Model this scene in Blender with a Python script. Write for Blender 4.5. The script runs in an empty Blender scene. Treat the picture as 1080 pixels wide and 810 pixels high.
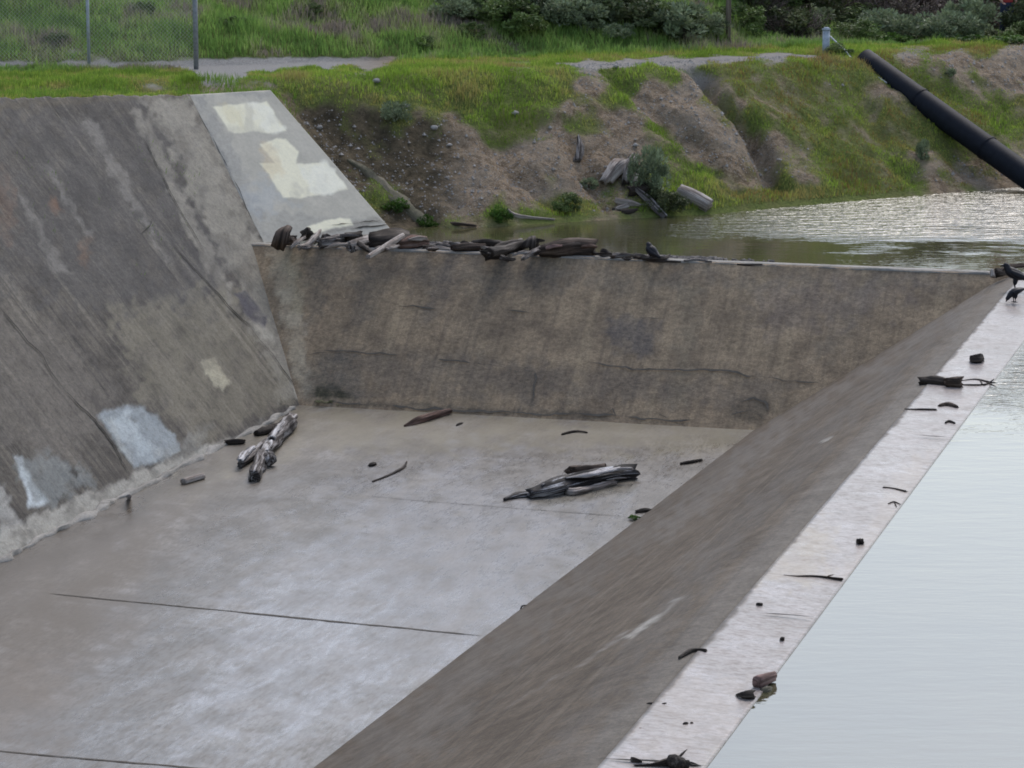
import bpy, bmesh, math, random
import numpy as np
from mathutils import Vector, Matrix
random.seed(7); RNG = np.random.default_rng(11)
S = bpy.context.scene
COL = S.collection
R = math.radians

# ------------------------------------------------------------------ camera model (metres, water surface at z = 0)
F = 3000.0; H = 7.2; PITCH = math.atan(555 / F)
fw = np.array([0, math.cos(PITCH), -math.sin(PITCH)]); rt = np.array([1.0, 0, 0]); upv = np.array([0, math.sin(PITCH), math.cos(PITCH)])
C0 = np.array([0, 0, H])
def ray(x, y): return fw * F + rt * (x - 540) + upv * (405 - y)
def G(x, y, z=0.0):
    r = ray(x, y); return C0 + r * (z - H) / r[2]
def PLN(x, y, o, n):
    r = ray(x, y); return C0 + r * (np.dot(o - C0, n) / np.dot(r, n))
def proj(P):
    d = np.asarray(P) - C0; w = d @ fw
    w = np.where(w < 1, 1, w)
    return 540 + F * (d @ rt) / w, 405 - F * (d @ upv) / w
def ND(v): return v / np.linalg.norm(v)

# ------------------------------------------------------------------ numpy noise
def _h(i, j, k, s):
    n = (i * 374761393 + j * 668265263 + k * 1274126177 + s * 974634777) & 0xffffffff
    n = ((n ^ (n >> 13)) * 1274126177) & 0xffffffff
    return ((n ^ (n >> 16)) & 0xffff) / 65535.0
def vnoise(x, y, z=0.0, s=0):
    x = np.asarray(x, float); y = np.asarray(y, float); z = np.zeros_like(x) + z
    i, j, k = (np.floor(a).astype(np.int64) for a in (x, y, z))
    f, g, h = x - i, y - j, z - k
    f, g, h = (a * a * (3 - 2 * a) for a in (f, g, h))
    r = 0
    for a in (0, 1):
        for b in (0, 1):
            for c in (0, 1):
                r = r + _h(i + a, j + b, k + c, s) * (f if a else 1 - f) * (g if b else 1 - g) * (h if c else 1 - h)
    return r
def fbm(x, y, z=0.0, o=4, s=0):
    r = 0; a = .5; t = 0
    x = np.asarray(x, float); y = np.asarray(y, float)
    for q in range(o):
        r = r + a * vnoise(x * 2 ** q, y * 2 ** q, z * 2 ** q if not np.isscalar(z) or z else 0.0, s + q); t += a; a *= .5
    return r / t
def sstep(a, b, x):
    t = np.clip((x - a) / (b - a), 0, 1); return t * t * (3 - 2 * t)

# ------------------------------------------------------------------ object helpers
def tag(o, label=None, cat=None, group=None, kind=None):
    if label: o['label'] = label
    if cat: o['category'] = cat
    if group: o['group'] = group
    if kind: o['kind'] = kind
    return o
def link(name, me, mat=None, parent=None):
    o = bpy.data.objects.new(name, me); COL.objects.link(o)
    if mat is not None and me is not None: me.materials.append(mat)
    if parent is not None: o.parent = parent
    return o
def empty(name, loc=(0, 0, 0), rz=0):
    o = bpy.data.objects.new(name, None); COL.objects.link(o); o.location = loc; o.rotation_euler.z = rz; o.empty_display_size = .2
    return o
def copy_tree(o, parent=None):
    c = o.copy(); COL.objects.link(c)
    if parent is not None: c.parent = parent
    for ch in list(o.children): copy_tree(ch, c)
    return c
def npmesh(name, V, faces, smooth=True, uv=None, attrs=None):
    """V (n,3); faces (m,k) int array, same k"""
    V = np.asarray(V, np.float32); faces = np.asarray(faces, np.int32)
    me = bpy.data.meshes.new(name); m, k = faces.shape
    me.vertices.add(len(V)); me.vertices.foreach_set('co', V.ravel())
    me.loops.add(m * k); me.loops.foreach_set('vertex_index', faces.ravel())
    me.polygons.add(m); me.polygons.foreach_set('loop_start', np.arange(m, dtype=np.int32) * k)
    me.polygons.foreach_set('loop_total', np.full(m, k, np.int32))
    if uv is not None:
        l = me.uv_layers.new(name='UVMap'); l.data.foreach_set('uv', np.asarray(uv, np.float32)[faces.ravel()].ravel())
    for an, (ty, a) in (attrs or {}).items():
        at = me.attributes.new(an, ty, 'POINT')
        at.data.foreach_set('color' if ty == 'FLOAT_COLOR' else 'value', np.asarray(a, np.float32).ravel())
    me.update(calc_edges=True); me.validate()
    me.polygons.foreach_set('use_smooth', np.full(len(me.polygons), smooth))
    return me
def gridfaces(nu, nv, off=0):
    i = np.arange(nu - 1)[:, None]; j = np.arange(nv - 1)[None, :]
    a = (i * nv + j).ravel() + off
    return np.stack([a, a + nv, a + nv + 1, a + 1], 1)

class MB:
    """collects simple shapes into one mesh"""
    def __init__(s): s.v = []; s.f = []; s.uv = []
    def add(s, V, Fc, uv=None):
        o = len(s.v); s.v += [tuple(map(float, p)) for p in V]; s.f += [tuple(int(i) + o for i in f) for f in Fc]
        s.uv += [tuple(map(float, u)) for u in uv] if uv is not None else [(0, 0)] * len(V)
    def box(s, c, d, rz=0):
        x, y, z = np.array(d) / 2; V = []
        cs, sn = math.cos(rz), math.sin(rz)
        for sx in (-1, 1):
            for sy in (-1, 1):
                for sz in (-1, 1):
                    px, py = sx * x, sy * y; V.append((c[0] + px * cs - py * sn, c[1] + px * sn + py * cs, c[2] + sz * z))
        s.add(V, [(0, 1, 3, 2), (4, 6, 7, 5), (0, 4, 5, 1), (2, 3, 7, 6), (0, 2, 6, 4), (1, 5, 7, 3)])
    def tube(s, pts, rad, n=10, rough=0.0, jag=0.0, seed=0, flat=1.0, hollow=False, sub=0):
        P = np.array(pts, float); rad = np.array(rad, float) * np.ones(len(P))
        if sub:
            t = np.arange(len(P)); tt = np.linspace(0, len(P) - 1, sub)
            def cr(A):
                out = []
                for q in tt:
                    i = min(int(q), len(P) - 2); f = q - i
                    p0, p1, p2, p3 = A[max(i - 1, 0)], A[i], A[i + 1], A[min(i + 2, len(P) - 1)]
                    out.append(.5 * ((2 * p1) + (p2 - p0) * f + (2 * p0 - 5 * p1 + 4 * p2 - p3) * f * f + (3 * p1 - p0 - 3 * p2 + p3) * f ** 3))
                return np.array(out)
            rad = np.maximum(cr(rad[:, None])[:, 0], 1e-3); P = cr(P)
        L = np.concatenate([[0], np.cumsum(np.linalg.norm(np.diff(P, axis=0), axis=1))])
        T = np.gradient(P, axis=0); T /= np.linalg.norm(T, axis=1)[:, None] + 1e-9
        u = np.cross(T[0], (0, 0, 1)); u = u if np.linalg.norm(u) > .05 else np.array([1., 0, 0]); u = ND(u)
        V = []; UV = []
        for i in range(len(P)):
            u = ND(u - T[i] * np.dot(u, T[i])); w = np.cross(T[i], u)
            for a in range(n):
                an = 2 * math.pi * a / n; c, sn = math.cos(an), math.sin(an)
                rr = rad[i]
                if rough:
                    rr *= 1 + rough * 3.6 * (float(fbm(np.array(c * 1.6 + seed * 7.3), np.array(sn * 1.6 + 3), np.array(L[i] * 1.3 / max(.05, rad.max()) * .18 + seed), 3, seed)) - .5)
                    rr *= 1 + rough * 1.3 * (_h(a, 5, seed, 3) - .5)
                ax = 0
                if jag and i in (0, len(P) - 1):
                    ax = (1 if i else -1) * jag * rad[i] * (_h(a, i, seed, 9) * 1.6 - .3)
                V.append(P[i] + u * c * rr + w * sn * rr * flat + T[i] * ax); UV.append((a / n, L[i]))
        Fc = []
        for i in range(len(P) - 1):
            for a in range(n):
                b = (a + 1) % n; Fc.append((i * n + a, i * n + b, (i + 1) * n + b, (i + 1) * n + a))
        m = len(V)
        if not hollow:
            for e, i in ((0, 0), (1, len(P) - 1)):
                V.append(P[i] + T[i] * rad[i] * (-.05 if e == 0 else .05)); UV.append((.5, L[i]))
                for a in range(n):
                    b = (a + 1) % n
                    Fc.append((m + e, i * n + b, i * n + a) if e == 0 else (m + e, i * n + a, i * n + b))
        s.add(V, Fc, UV)
    def lump(s, c, r, seed=0, n=10, rough=.35):
        V = []; UV = []; Fc = []; m = n // 2 + 1
        for i in range(m):
            th = math.pi * i / (m - 1)
            for a in range(n):
                ph = 2 * math.pi * a / n
                d = np.array([math.sin(th) * math.cos(ph), math.sin(th) * math.sin(ph), math.cos(th)])
                k = 1 + rough * 2 * (float(fbm(np.array(d[0] * 1.5 + seed), np.array(d[1] * 1.5), np.array(d[2] * 1.5), 3, seed)) - .5)
                V.append(np.array(c) + d * np.array(r) * k); UV.append((a / n, th))
        for i in range(m - 1):
            for a in range(n):
                b = (a + 1) % n; Fc.append((i * n + a, (i + 1) * n + a, (i + 1) * n + b, i * n + b))
        s.add(V, Fc, UV)
    def mesh(s, name, smooth=True):
        me = bpy.data.meshes.new(name); me.from_pydata(s.v, [], s.f)
        l = me.uv_layers.new(name='UVMap')
        for lp in me.loops: l.data[lp.index].uv = s.uv[lp.vertex_index]
        me.polygons.foreach_set('use_smooth', np.full(len(me.polygons), smooth)); me.update(); return me
    def build(s, name, mat=None, parent=None, smooth=True): return link(name, s.mesh(name, smooth), mat, parent)
def base_origin(o):
    """put the object's origin at the centre of its base"""
    me = o.data; n = len(me.vertices); a = np.zeros(n * 3, np.float32); me.vertices.foreach_get('co', a); a = a.reshape(-1, 3)
    c = np.array([(a[:, 0].min() + a[:, 0].max()) / 2, (a[:, 1].min() + a[:, 1].max()) / 2, a[:, 2].min()], np.float32)
    me.vertices.foreach_set('co', (a - c).ravel()); me.update(); o.location = [float(q) for q in c]; return o
def remeshed(me, vox, smooth_it=3):
    o = bpy.data.objects.new('tmp', me); COL.objects.link(o)
    m = o.modifiers.new('r', 'REMESH'); m.mode = 'VOXEL'; m.voxel_size = vox
    m2 = o.modifiers.new('s', 'SMOOTH'); m2.iterations = smooth_it; m2.factor = .5
    dg = bpy.context.evaluated_depsgraph_get(); out = bpy.data.meshes.new_from_object(o.evaluated_get(dg))
    bpy.data.objects.remove(o); out.polygons.foreach_set('use_smooth', np.full(len(out.polygons), True)); return out

# ------------------------------------------------------------------ materials
def newmat(name):
    m = bpy.data.materials.new(name); m.use_nodes = True; nt = m.node_tree
    return m, nt, nt.nodes['Principled BSDF']
class NT:
    def __init__(s, nt): s.nt = nt
    def n(s, ty, **kw):
        o = s.nt.nodes.new(ty)
        for k, v in kw.items():
            if k in o.inputs.keys() if isinstance(k, str) else False: o.inputs[k].default_value = v
            else: setattr(o, k, v)
        return o
    def l(s, a, b): s.nt.links.new(a, b)
    def noise(s, vec, scale, detail=5, rough=.6, mul=None, dist=0):
        if mul is not None:
            mp = s.nt.nodes.new('ShaderNodeMapping'); mp.inputs['Scale'].default_value = mul; s.l(vec, mp.inputs[0]); vec = mp.outputs[0]
        o = s.nt.nodes.new('ShaderNodeTexNoise'); o.inputs['Scale'].default_value = scale; o.inputs['Detail'].default_value = detail
        o.inputs['Roughness'].default_value = rough; o.inputs['Distortion'].default_value = dist
        s.l(vec, o.inputs['Vector']); return o.outputs[0]
    def ramp(s, v, a, b, lo=0.0, hi=1.0):
        o = s.nt.nodes.new('ShaderNodeMapRange'); o.interpolation_type = 'SMOOTHSTEP'
        for i, q in enumerate((a, b, lo, hi)): o.inputs[i + 1].default_value = q
        s.l(v, o.inputs[0]); return o.outputs[0]
    def math(s, op, a, b=None):
        o = s.nt.nodes.new('ShaderNodeMath'); o.operation = op
        for i, q in enumerate((a, b)):
            if q is None: continue
            if isinstance(q, (int, float)): o.inputs[i].default_value = q
            else: s.l(q, o.inputs[i])
        return o.outputs[0]
    def mix(s, f, a, b, mode='MIX'):
        o = s.nt.nodes.new('ShaderNodeMix'); o.data_type = 'RGBA'; o.blend_type = mode
        for i, q in ((0, f), (6, a), (7, b)):
            if isinstance(q, (int, float)): o.inputs[i].default_value = q
            elif isinstance(q, tuple): o.inputs[i].default_value = (*q[:3], 1)
            else: s.l(q, o.inputs[i])
        return o.outputs[2]
    def bump(s, h, strength, dist, prev=None):
        o = s.nt.nodes.new('ShaderNodeBump'); o.inputs['Strength'].default_value = strength; o.inputs['Distance'].default_value = dist
        s.l(h, o.inputs['Height'])
        if prev is not None: s.l(prev, o.inputs['Normal'])
        return o.outputs[0]
    def uv(s): return s.nt.nodes.new('ShaderNodeUVMap').outputs[0]
    def obj(s): return s.nt.nodes.new('ShaderNodeTexCoord').outputs['Object']
    def pos(s): return s.nt.nodes.new('ShaderNodeNewGeometry').outputs['Position']
    def attr(s, nm):
        o = s.nt.nodes.new('ShaderNodeAttribute'); o.attribute_name = nm; return o

def concrete(name, base, dark, light, streak=(6, .35, 1), streak_amt=.6, rough=(.75, .95), speck=.5, bump=.5, mott=1.0, stain_sheen=True, spec=.4):
    m, nt, P = newmat(name); k = NT(nt); uv = k.uv()
    big = k.noise(uv, .35, 4); med = k.noise(uv, 1.7, 7, .65); fine = k.noise(uv, 13, 6, .75); grit = k.noise(uv, 30, 3, .65)
    st = k.noise(uv, 1.0, 7, .68, mul=streak); st2 = k.noise(uv, 1.0, 4, .6, mul=(streak[0] * .35, streak[1] * .35, 1))
    c = k.mix(k.ramp(med, .3, .72, 0, mott), base, dark)
    c = k.mix(k.ramp(big, .35, .7, 0, .5), c, tuple(.6 * a + .4 * b for a, b in zip(base, light)))
    c = k.mix(k.ramp(st, .46, .68, 0, streak_amt), c, dark)
    c = k.mix(k.ramp(st2, .52, .75, 0, streak_amt * .7), c, light)
    c = k.mix(k.ramp(st, .28, .40, .35 * streak_amt, 0), c, light)
    if stain_sheen:
        a = k.attr('stain_sheen'); al = k.attr('stain_sheen_a')
        br = k.math('MULTIPLY', al.outputs['Fac'], k.ramp(fine, .3, .55, .7, 1.0))
        c = k.mix(br, c, a.outputs['Color'])
    c = k.mix(k.ramp(fine, .44, .60, 0, speck), c, k.mix(1.0, c, (.58, .57, .56), 'MULTIPLY'))
    mid = k.noise(uv, 5.5, 5, .7)
    c = k.mix(k.ramp(mid, .46, .62, 0, speck * .7), c, k.mix(1.0, c, (.70, .69, .68), 'MULTIPLY'))
    c = k.mix(k.ramp(mid, .36, .46, speck * .5, 0), c, k.mix(1.0, c, (1.25, 1.23, 1.18), 'MULTIPLY'))
    c = k.mix(k.ramp(grit, .56, .66, 0, speck * .8), c, k.mix(1.0, c, (1.7, 1.64, 1.5), 'MULTIPLY'))
    k.l(c, P.inputs['Base Color'])
    k.l(k.ramp(med, .25, .75, rough[0], rough[1]), P.inputs['Roughness'])
    P.inputs['Specular IOR Level'].default_value = spec
    b = k.bump(fine, bump, .02); b = k.bump(med, bump * .6, .04, b)
    k.l(b, P.inputs['Normal']); return m

def wetfloor(name, base, dark, light, along, rough, stain_sheen=True, ior=1.45, film=.5):
    """damp concrete: streaked albedo under a patchy film of water"""
    m, nt, P = newmat(name); k = NT(nt); uv = k.uv()
    med = k.noise(uv, 1.1, 7, .62); fine = k.noise(uv, 12, 5, .65); st = k.noise(uv, 1.0, 7, .66, mul=along); st2 = k.noise(uv, 1.0, 6, .6, mul=(along[0] * .3, along[1] * .3, 1))
    c = k.mix(k.ramp(med, .35, .65), base, dark)
    c = k.mix(k.ramp(st, .46, .70, 0, .55), c, light)
    c = k.mix(k.ramp(st2, .48, .66, 0, .6), c, dark)
    gr = k.noise(uv, 1.0, 5, .75, mul=(along[0] * 5, along[1] * 5, 1))
    g2 = k.noise(uv, 1.0, 3, .7, mul=(along[0] * 12, along[1] * 11, 1))
    c = k.mix(k.ramp(g2, .5, .62, 0, .7), c, k.mix(1.0, c, (.55, .53, .50), 'MULTIPLY'))
    c = k.mix(k.ramp(g2, .36, .46, .5, 0), c, k.mix(1.0, c, (1.4, 1.4, 1.42), 'MULTIPLY'))
    c = k.mix(k.ramp(gr, .45, .60, 0, .8), c, k.mix(1.0, c, (.66, .64, .61), 'MULTIPLY'))
    ws = k.noise(uv, 1.0, 5, .6, mul=(.35, 2.4, 1))
    c = k.mix(k.ramp(ws, .55, .72, 0, .25), c, light)
    if stain_sheen:
        a = k.attr('stain_sheen'); al = k.attr('stain_sheen_a')
        c = k.mix(k.math('MULTIPLY', al.outputs['Fac'], k.ramp(st, .3, .6, .5, 1.0)), c, a.outputs['Color'])
    c = k.mix(k.ramp(fine, .4, .7, 0, .35), c, k.mix(1.0, c, (.6, .6, .6), 'MULTIPLY'))
    k.l(c, P.inputs['Base Color'])
    r = k.math('ADD', k.ramp(st, .3, .7, rough[1], rough[0]), k.ramp(gr, .4, .62, -.05, .10))
    if stain_sheen: 
        dr = k.attr('dry').outputs['Fac']
        r = k.math('MAXIMUM', r, k.math('MULTIPLY', dr, .85))
    k.l(r, P.inputs['Roughness']); P.inputs['IOR'].default_value = ior; P.inputs['Specular IOR Level'].default_value = film
    k.l(k.bump(fine, .25, .006), P.inputs['Normal']); return m

def wood(name, base, dark, light, amt=.5, rough=.8, spec=.3, grain=(10, 1.2, 1)):
    m, nt, P = newmat(name); k = NT(nt); uv = k.uv(); ob = k.obj()
    g = k.noise(uv, 1.0, 6, .65, mul=(grain[0], grain[1], 1)); g2 = k.noise(uv, 1.0, 4, .6, mul=(grain[0] * 3, grain[1] * 1.5, 1)); p = k.noise(ob, 3.5, 4)
    c = k.mix(k.ramp(p, .35, .65), base, tuple(.5 * (a + b) for a, b in zip(base, dark)))
    c = k.mix(k.ramp(g, .48, .56, 0, 1), c, dark)
    c = k.mix(k.ramp(g, .40, .47, amt, 0), c, light)
    c = k.mix(k.ramp(g2, .5, .7, 0, .7), c, k.mix(1.0, c, (.4, .4, .4), 'MULTIPLY'))
    k.l(c, P.inputs['Base Color']); P.inputs['Roughness'].default_value = rough; P.inputs['Specular IOR Level'].default_value = spec
    b = k.bump(g2, .8, .012); b = k.bump(g, .8, .02, b); k.l(b, P.inputs['Normal']); return m
def plain(name, col, rough=.7, var=.25, scale=8, metal=0.0, spec=.4, bump=.2):
    m, nt, P = newmat(name); k = NT(nt); ob = k.obj(); n = k.noise(ob, scale, 5, .65)
    c = k.mix(k.ramp(n, .3, .7), tuple(q * (1 + var) for q in col), tuple(q * (1 - var) for q in col))
    k.l(c, P.inputs['Base Color']); P.inputs['Roughness'].default_value = rough; P.inputs['Metallic'].default_value = metal
    P.inputs['Specular IOR Level'].default_value = spec; k.l(k.bump(n, bump, .01), P.inputs['Normal']); return m
def leafmat(name, rough=.6, trans=.25):
    m, nt, P = newmat(name); k = NT(nt); a = k.attr('tint')
    k.l(a.outputs['Color'], P.inputs['Base Color']); P.inputs['Roughness'].default_value = rough; P.inputs['Specular IOR Level'].default_value = .25
    tr = nt.nodes.new('ShaderNodeBsdfTranslucent'); k.l(a.outputs['Color'], tr.inputs[0])
    mx = nt.nodes.new('ShaderNodeMixShader'); mx.inputs[0].default_value = trans
    k.l(P.outputs[0], mx.inputs[1]); k.l(tr.outputs[0], mx.inputs[2]); k.l(mx.outputs[0], nt.nodes['Material Output'].inputs['Surface']); return m

def lin(r, g, b):
    f = lambda c: (c / 255 / 12.92) if c <= 10 else ((c / 255 + .055) / 1.055) ** 2.4
    return (f(r), f(g), f(b))

M = {}
M['left_wall'] = concrete('aged_grey_concrete', (.118, .102, .082), (.045, .040, .037), (.28, .25, .205), streak=(9, .26, 1), streak_amt=.95, speck=.6, bump=.8)
M['weir'] = concrete('brown_stained_concrete', (.315, .236, .152), (.145, .110, .080), (.42, .33, .21), streak=(8, .35, 1), streak_amt=.6, speck=.65, bump=.9, mott=1.0)
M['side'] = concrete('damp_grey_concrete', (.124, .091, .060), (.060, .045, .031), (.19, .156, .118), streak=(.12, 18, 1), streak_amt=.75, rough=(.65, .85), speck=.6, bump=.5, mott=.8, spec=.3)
M['wing'] = concrete('pale_render_concrete', (.50, .462, .385), (.39, .365, .31), (.57, .535, .46), streak=(1.2, .4, 1), streak_amt=.25, speck=.18, bump=.2, mott=.6)
M['crestedge'] = concrete('worn_crest_concrete', (.33, .31, .28), (.2, .19, .17), (.45, .43, .4), streak=(.6, 3, 1), stain_sheen=False)
M['floor'] = wetfloor('wet_channel_floor', (.20, .178, .155), (.105, .088, .069), (.31, .302, .30), (2.6, .6, 1), (.25, .38), film=.8)
M['crest'] = wetfloor('wet_crest_strip', (.34, .30, .29), (.25, .215, .20), (.41, .375, .37), (3, 1.2, 1), (.28, .40), film=.6)
M['kerb'] = concrete('mossy_kerb_concrete', (.16, .14, .10), (.07, .07, .04), (.24, .21, .16), streak=(2, 2, 1), stain_sheen=False, bump=1)
M['paint'] = concrete('cream_overpaint', (.82, .76, .56), (.70, .62, .42), (.84, .80, .68), streak=(5, 5, 1), streak_amt=.5, speck=.5, bump=.3, stain_sheen=False, mott=.5)
M['crack'] = plain('dark_crack_dirt', (.035, .032, .028), .95)
M['joint'] = plain('joint_silt', (.085, .075, .062), .9)
M['grey_wood'] = wood('weathered_grey_wood', (.22, .195, .18), (.040, .033, .030), (.50, .475, .46), .8, spec=.2)
M['pale_wood'] = wood('bleached_wood', (.42, .37, .33), (.19, .155, .135), (.58, .54, .50), .5)
M['dark_wood'] = wood('wet_dark_wood', (.052, .039, .031), (.020, .015, .013), (.19, .165, .145), .35, rough=.7, spec=.22)
M['brown_wood'] = wood('brown_driftwood', (.090, .062, .048), (.028, .021, .017), (.22, .18, .15), .45, spec=.2)
M['red_wood'] = wood('reddish_wood', (.17, .095, .07), (.06, .035, .028), (.30, .25, .22), .4)
M['split_wood'] = wood('split_peeling_wood', (.045, .038, .036), (.016, .014, .014), (.62, .61, .62), 1.0, rough=.65, spec=.25, grain=(5, .8, 1))
M['peeled'] = wood('peeled_bare_wood', (.62, .60, .60), (.22, .20, .19), (.75, .74, .74), .5)
M['pink_wood'] = wood('pinkish_wood', (.30, .19, .17), (.13, .08, .07), (.42, .33, .30), .4)
M['pipe'] = plain('black_plastic_pipe', (.010, .012, .018), .6, .2, 6, spec=.14, bump=.05)
M['galv'] = plain('galvanised_steel', (.36, .40, .44), .5, .15, 14, metal=.35)
M['galv_dark'] = plain('dull_galvanised_steel', (.22, .23, .24), .6, .2, 14, metal=.3)
M['wire'] = plain('fence_wire', (.35, .36, .36), .6, .1, metal=.4)
M['conc_post'] = plain('pale_painted_post', (.34, .39, .45), .7, .25, 10)
M['pole'] = wood('pole_wood', (.26, .22, .19), (.15, .12, .10), (.32, .29, .26), .3)
M['bark'] = wood('bark', (.07, .055, .045), (.03, .025, .02), (.12, .10, .09), .4)
M['twig'] = plain('bare_twig', (.14, .11, .10), .85, .3)
M['leaf'] = leafmat('leaf'); M['grass'] = leafmat('grass_blade', .6, .45)
M['stone'] = plain('pale_stone', (.30, .28, .26), .9, .3, 5, bump=.6)
M['feather'] = plain('black_feather', (.009, .009, .013), .5, .3, 30, spec=.28)
M['beak'] = plain('black_beak', (.02, .02, .02), .4)
M['skin'] = plain('skin', (.45, .27, .20), .55, .08)
M['hair'] = plain('dark_hair', (.03, .02, .015), .6)
M['jeans'] = plain('dark_blue_denim', (.03, .04, .075), .85, .25, 40)
M['shirt'] = plain('red_cloth', (.30, .035, .03), .85, .15, 20)
M['shoe'] = plain('brown_leather', (.06, .04, .03), .6)
M['scum'] = plain('debris_bark', (.10, .09, .085), .85, .5, 25)

# ------------------------------------------------------------------ key geometry
ZF = -2.4
B = G(320, 425, ZF); B0 = G(0, 590, ZF); dB = ND(B0 - B)
S0 = G(278, 256, 0)
nL = np.cross(B0 - B, S0 - B); nL /= np.linalg.norm(nL); nL = nL if nL[2] > 0 else -nL
ST = PLN(200, 100, B, nL); E0 = G(415, 245, 0)
nW = np.cross(ST - S0, E0 - S0); nW /= np.linalg.norm(nW); nW = nW if nW[2] > 0 else -nW
T2 = PLN(285, 95, S0, nW)
def Lp(x, y): return B[2] - (nL[0] * (x - B[0]) + nL[1] * (y - B[1])) / nL[2]
def Wp(x, y): return S0[2] - (nW[0] * (x - S0[0]) + nW[1] * (y - S0[1])) / nW[2]
CL = G(280, 258, .04); CR = G(1050, 288, .04); eC = ND(CR - CL); nC = np.array([eC[1], -eC[0], 0])     # nC points into the basin
if nC[1] > 0: nC = -nC
WOFF = 2.95
BL = CL + nC * WOFF; BL[2] = ZF
nWe = np.cross(eC, BL - CL); nWe /= np.linalg.norm(nWe); nWe = nWe if nWe[2] > 0 else -nWe

# terrain
wx = np.array([-60, -14, -8, -4.5, -2.3, -1.68, 1.92, 4.09, 7.28, 11.39, 16, 24, 60, 400.]); wy = np.array([30, 50.5, 52.3, 54.2, 55.2, 55.5, 57.15, 58.08, 60.38, 63.05, 65.8, 70, 92, 300.])
TAN = math.tan(R(32))
GUL = [([(738, 72), (762, 105), (790, 130), (806, 165), (818, 190)], .30, .6), ([(655, 80), (700, 120), (740, 160), (770, 185)], .45, .32), ([(520, 150), (545, 185), (590, 215)], .4, .28), ([(600, 125), (612, 170), (640, 215)], .35, .26), ([(905, 95), (935, 150), (960, 190)], .4, .2)]
def land0(x, y):
    s = (y - np.interp(x, wx, wy)) * .88
    bank = np.where(s > 0, s * TAN, np.maximum(s * .5, -1.8))
    k = .35; t = np.clip(.5 + .5 * (2.7 - bank) / k, 0, 1); z = 2.7 * (1 - t) + bank * t - k * t * (1 - t)
    right = sstep(5.0, 9.5, x)
    z = z - right * np.clip(s - 6.5, 0, 10) * .05
    hs = 8.4 + 10.5 * right
    d = np.maximum(s - hs, 0); slope = .42 * (1 - .1 * right); cap = 5.2 - 1.4 * right
    z = z + cap * (1 - np.exp(-d * slope / cap * (1 + .25 * np.exp(-d)))) + np.clip(d - 40, 0, 400) * .0
    # level ground behind the left wall
    tw = (ST[1] - y)
    plat = 2.6 + .066 * np.clip(tw, -2, 8)
    ex, ey = ND(np.array([T2[0] - ST[0], T2[1] - ST[1]]))
    e1 = (x - (-4.75)) * 1.0 + np.maximum(0, 56.9 - y) * 0.0        # right of the plateau
    q = np.maximum(0, x + 4.75 + .0 * y)
    plat = plat - q * .95
    z = np.where(x < 4, np.maximum(z, np.where(y < 62.5, plat, -9)), z)
    lim = np.maximum(np.maximum(Lp(x, y), Wp(x, y) + np.maximum(0, x + 1.5) * 1.2), -3.4) - .16
    return np.minimum(z, lim), s
_gl = []
def land(x, y):
    x = np.asarray(x, float); y = np.asarray(y, float)
    z, s = land0(x, y)
    on = sstep(.0, .8, s) * sstep(-5.6, -4.4, x)
    z = z + on * (fbm(x * .9, y * .9, 0, 4, 3) - .5) * .55 * sstep(4.6, 3.6, s)
    z = z + on * (fbm(x * 3.2, y * 3.2, 0, 4, 13) - .5) * .14 * sstep(4.9, 4.0, s)
    z = z + sstep(9.0, 12, s) * (fbm(x * .5, y * .5, 0, 4, 23) - .5) * 1.0
    for P, w, dep in _gl:
        dmin = np.full(x.shape, 9.0)
        for a, b in zip(P[:-1], P[1:]):
            ab = b - a; t = np.clip(((x - a[0]) * ab[0] + (y - a[1]) * ab[1]) / (ab @ ab), 0, 1)
            dmin = np.minimum(dmin, np.hypot(x - a[0] - t * ab[0], y - a[1] - t * ab[1]))
        dd = dmin + (fbm(x * 2, y * 2, 0, 3, 5) - .5) * w
        z = z - dep * np.exp(-np.clip(dd, 0, 9) ** 2 / w ** 2 * 1.5) * sstep(0, .6, s)
    # eroded scarp beside the wing wall
    sc = sstep(-4.9, -3.6, x) * sstep(-.2, -1.6, x) * sstep(59.2, 58.2, y)
    z = z - sc * .42 * sstep(.1, .9, s) * (.6 + .8 * fbm(x * 1.3, y * 1.3, 0, 3, 61))
    return z
def on_ground(px, py, dy=0.0, y0=50, y1=130):
    r = ray(px, py); t = np.linspace(y0, y1, 4000) / r[1]
    P = C0[None] + r[None] * t[:, None]; g = land(P[:, 0], P[:, 1]); i = np.argmax(P[:, 2] <= g)
    q = P[i].copy(); q[2] = g[i] + dy; return q
for pts, w, dep in GUL: _gl.append(([on_ground(*p)[:2] for p in pts], w, dep))

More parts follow.
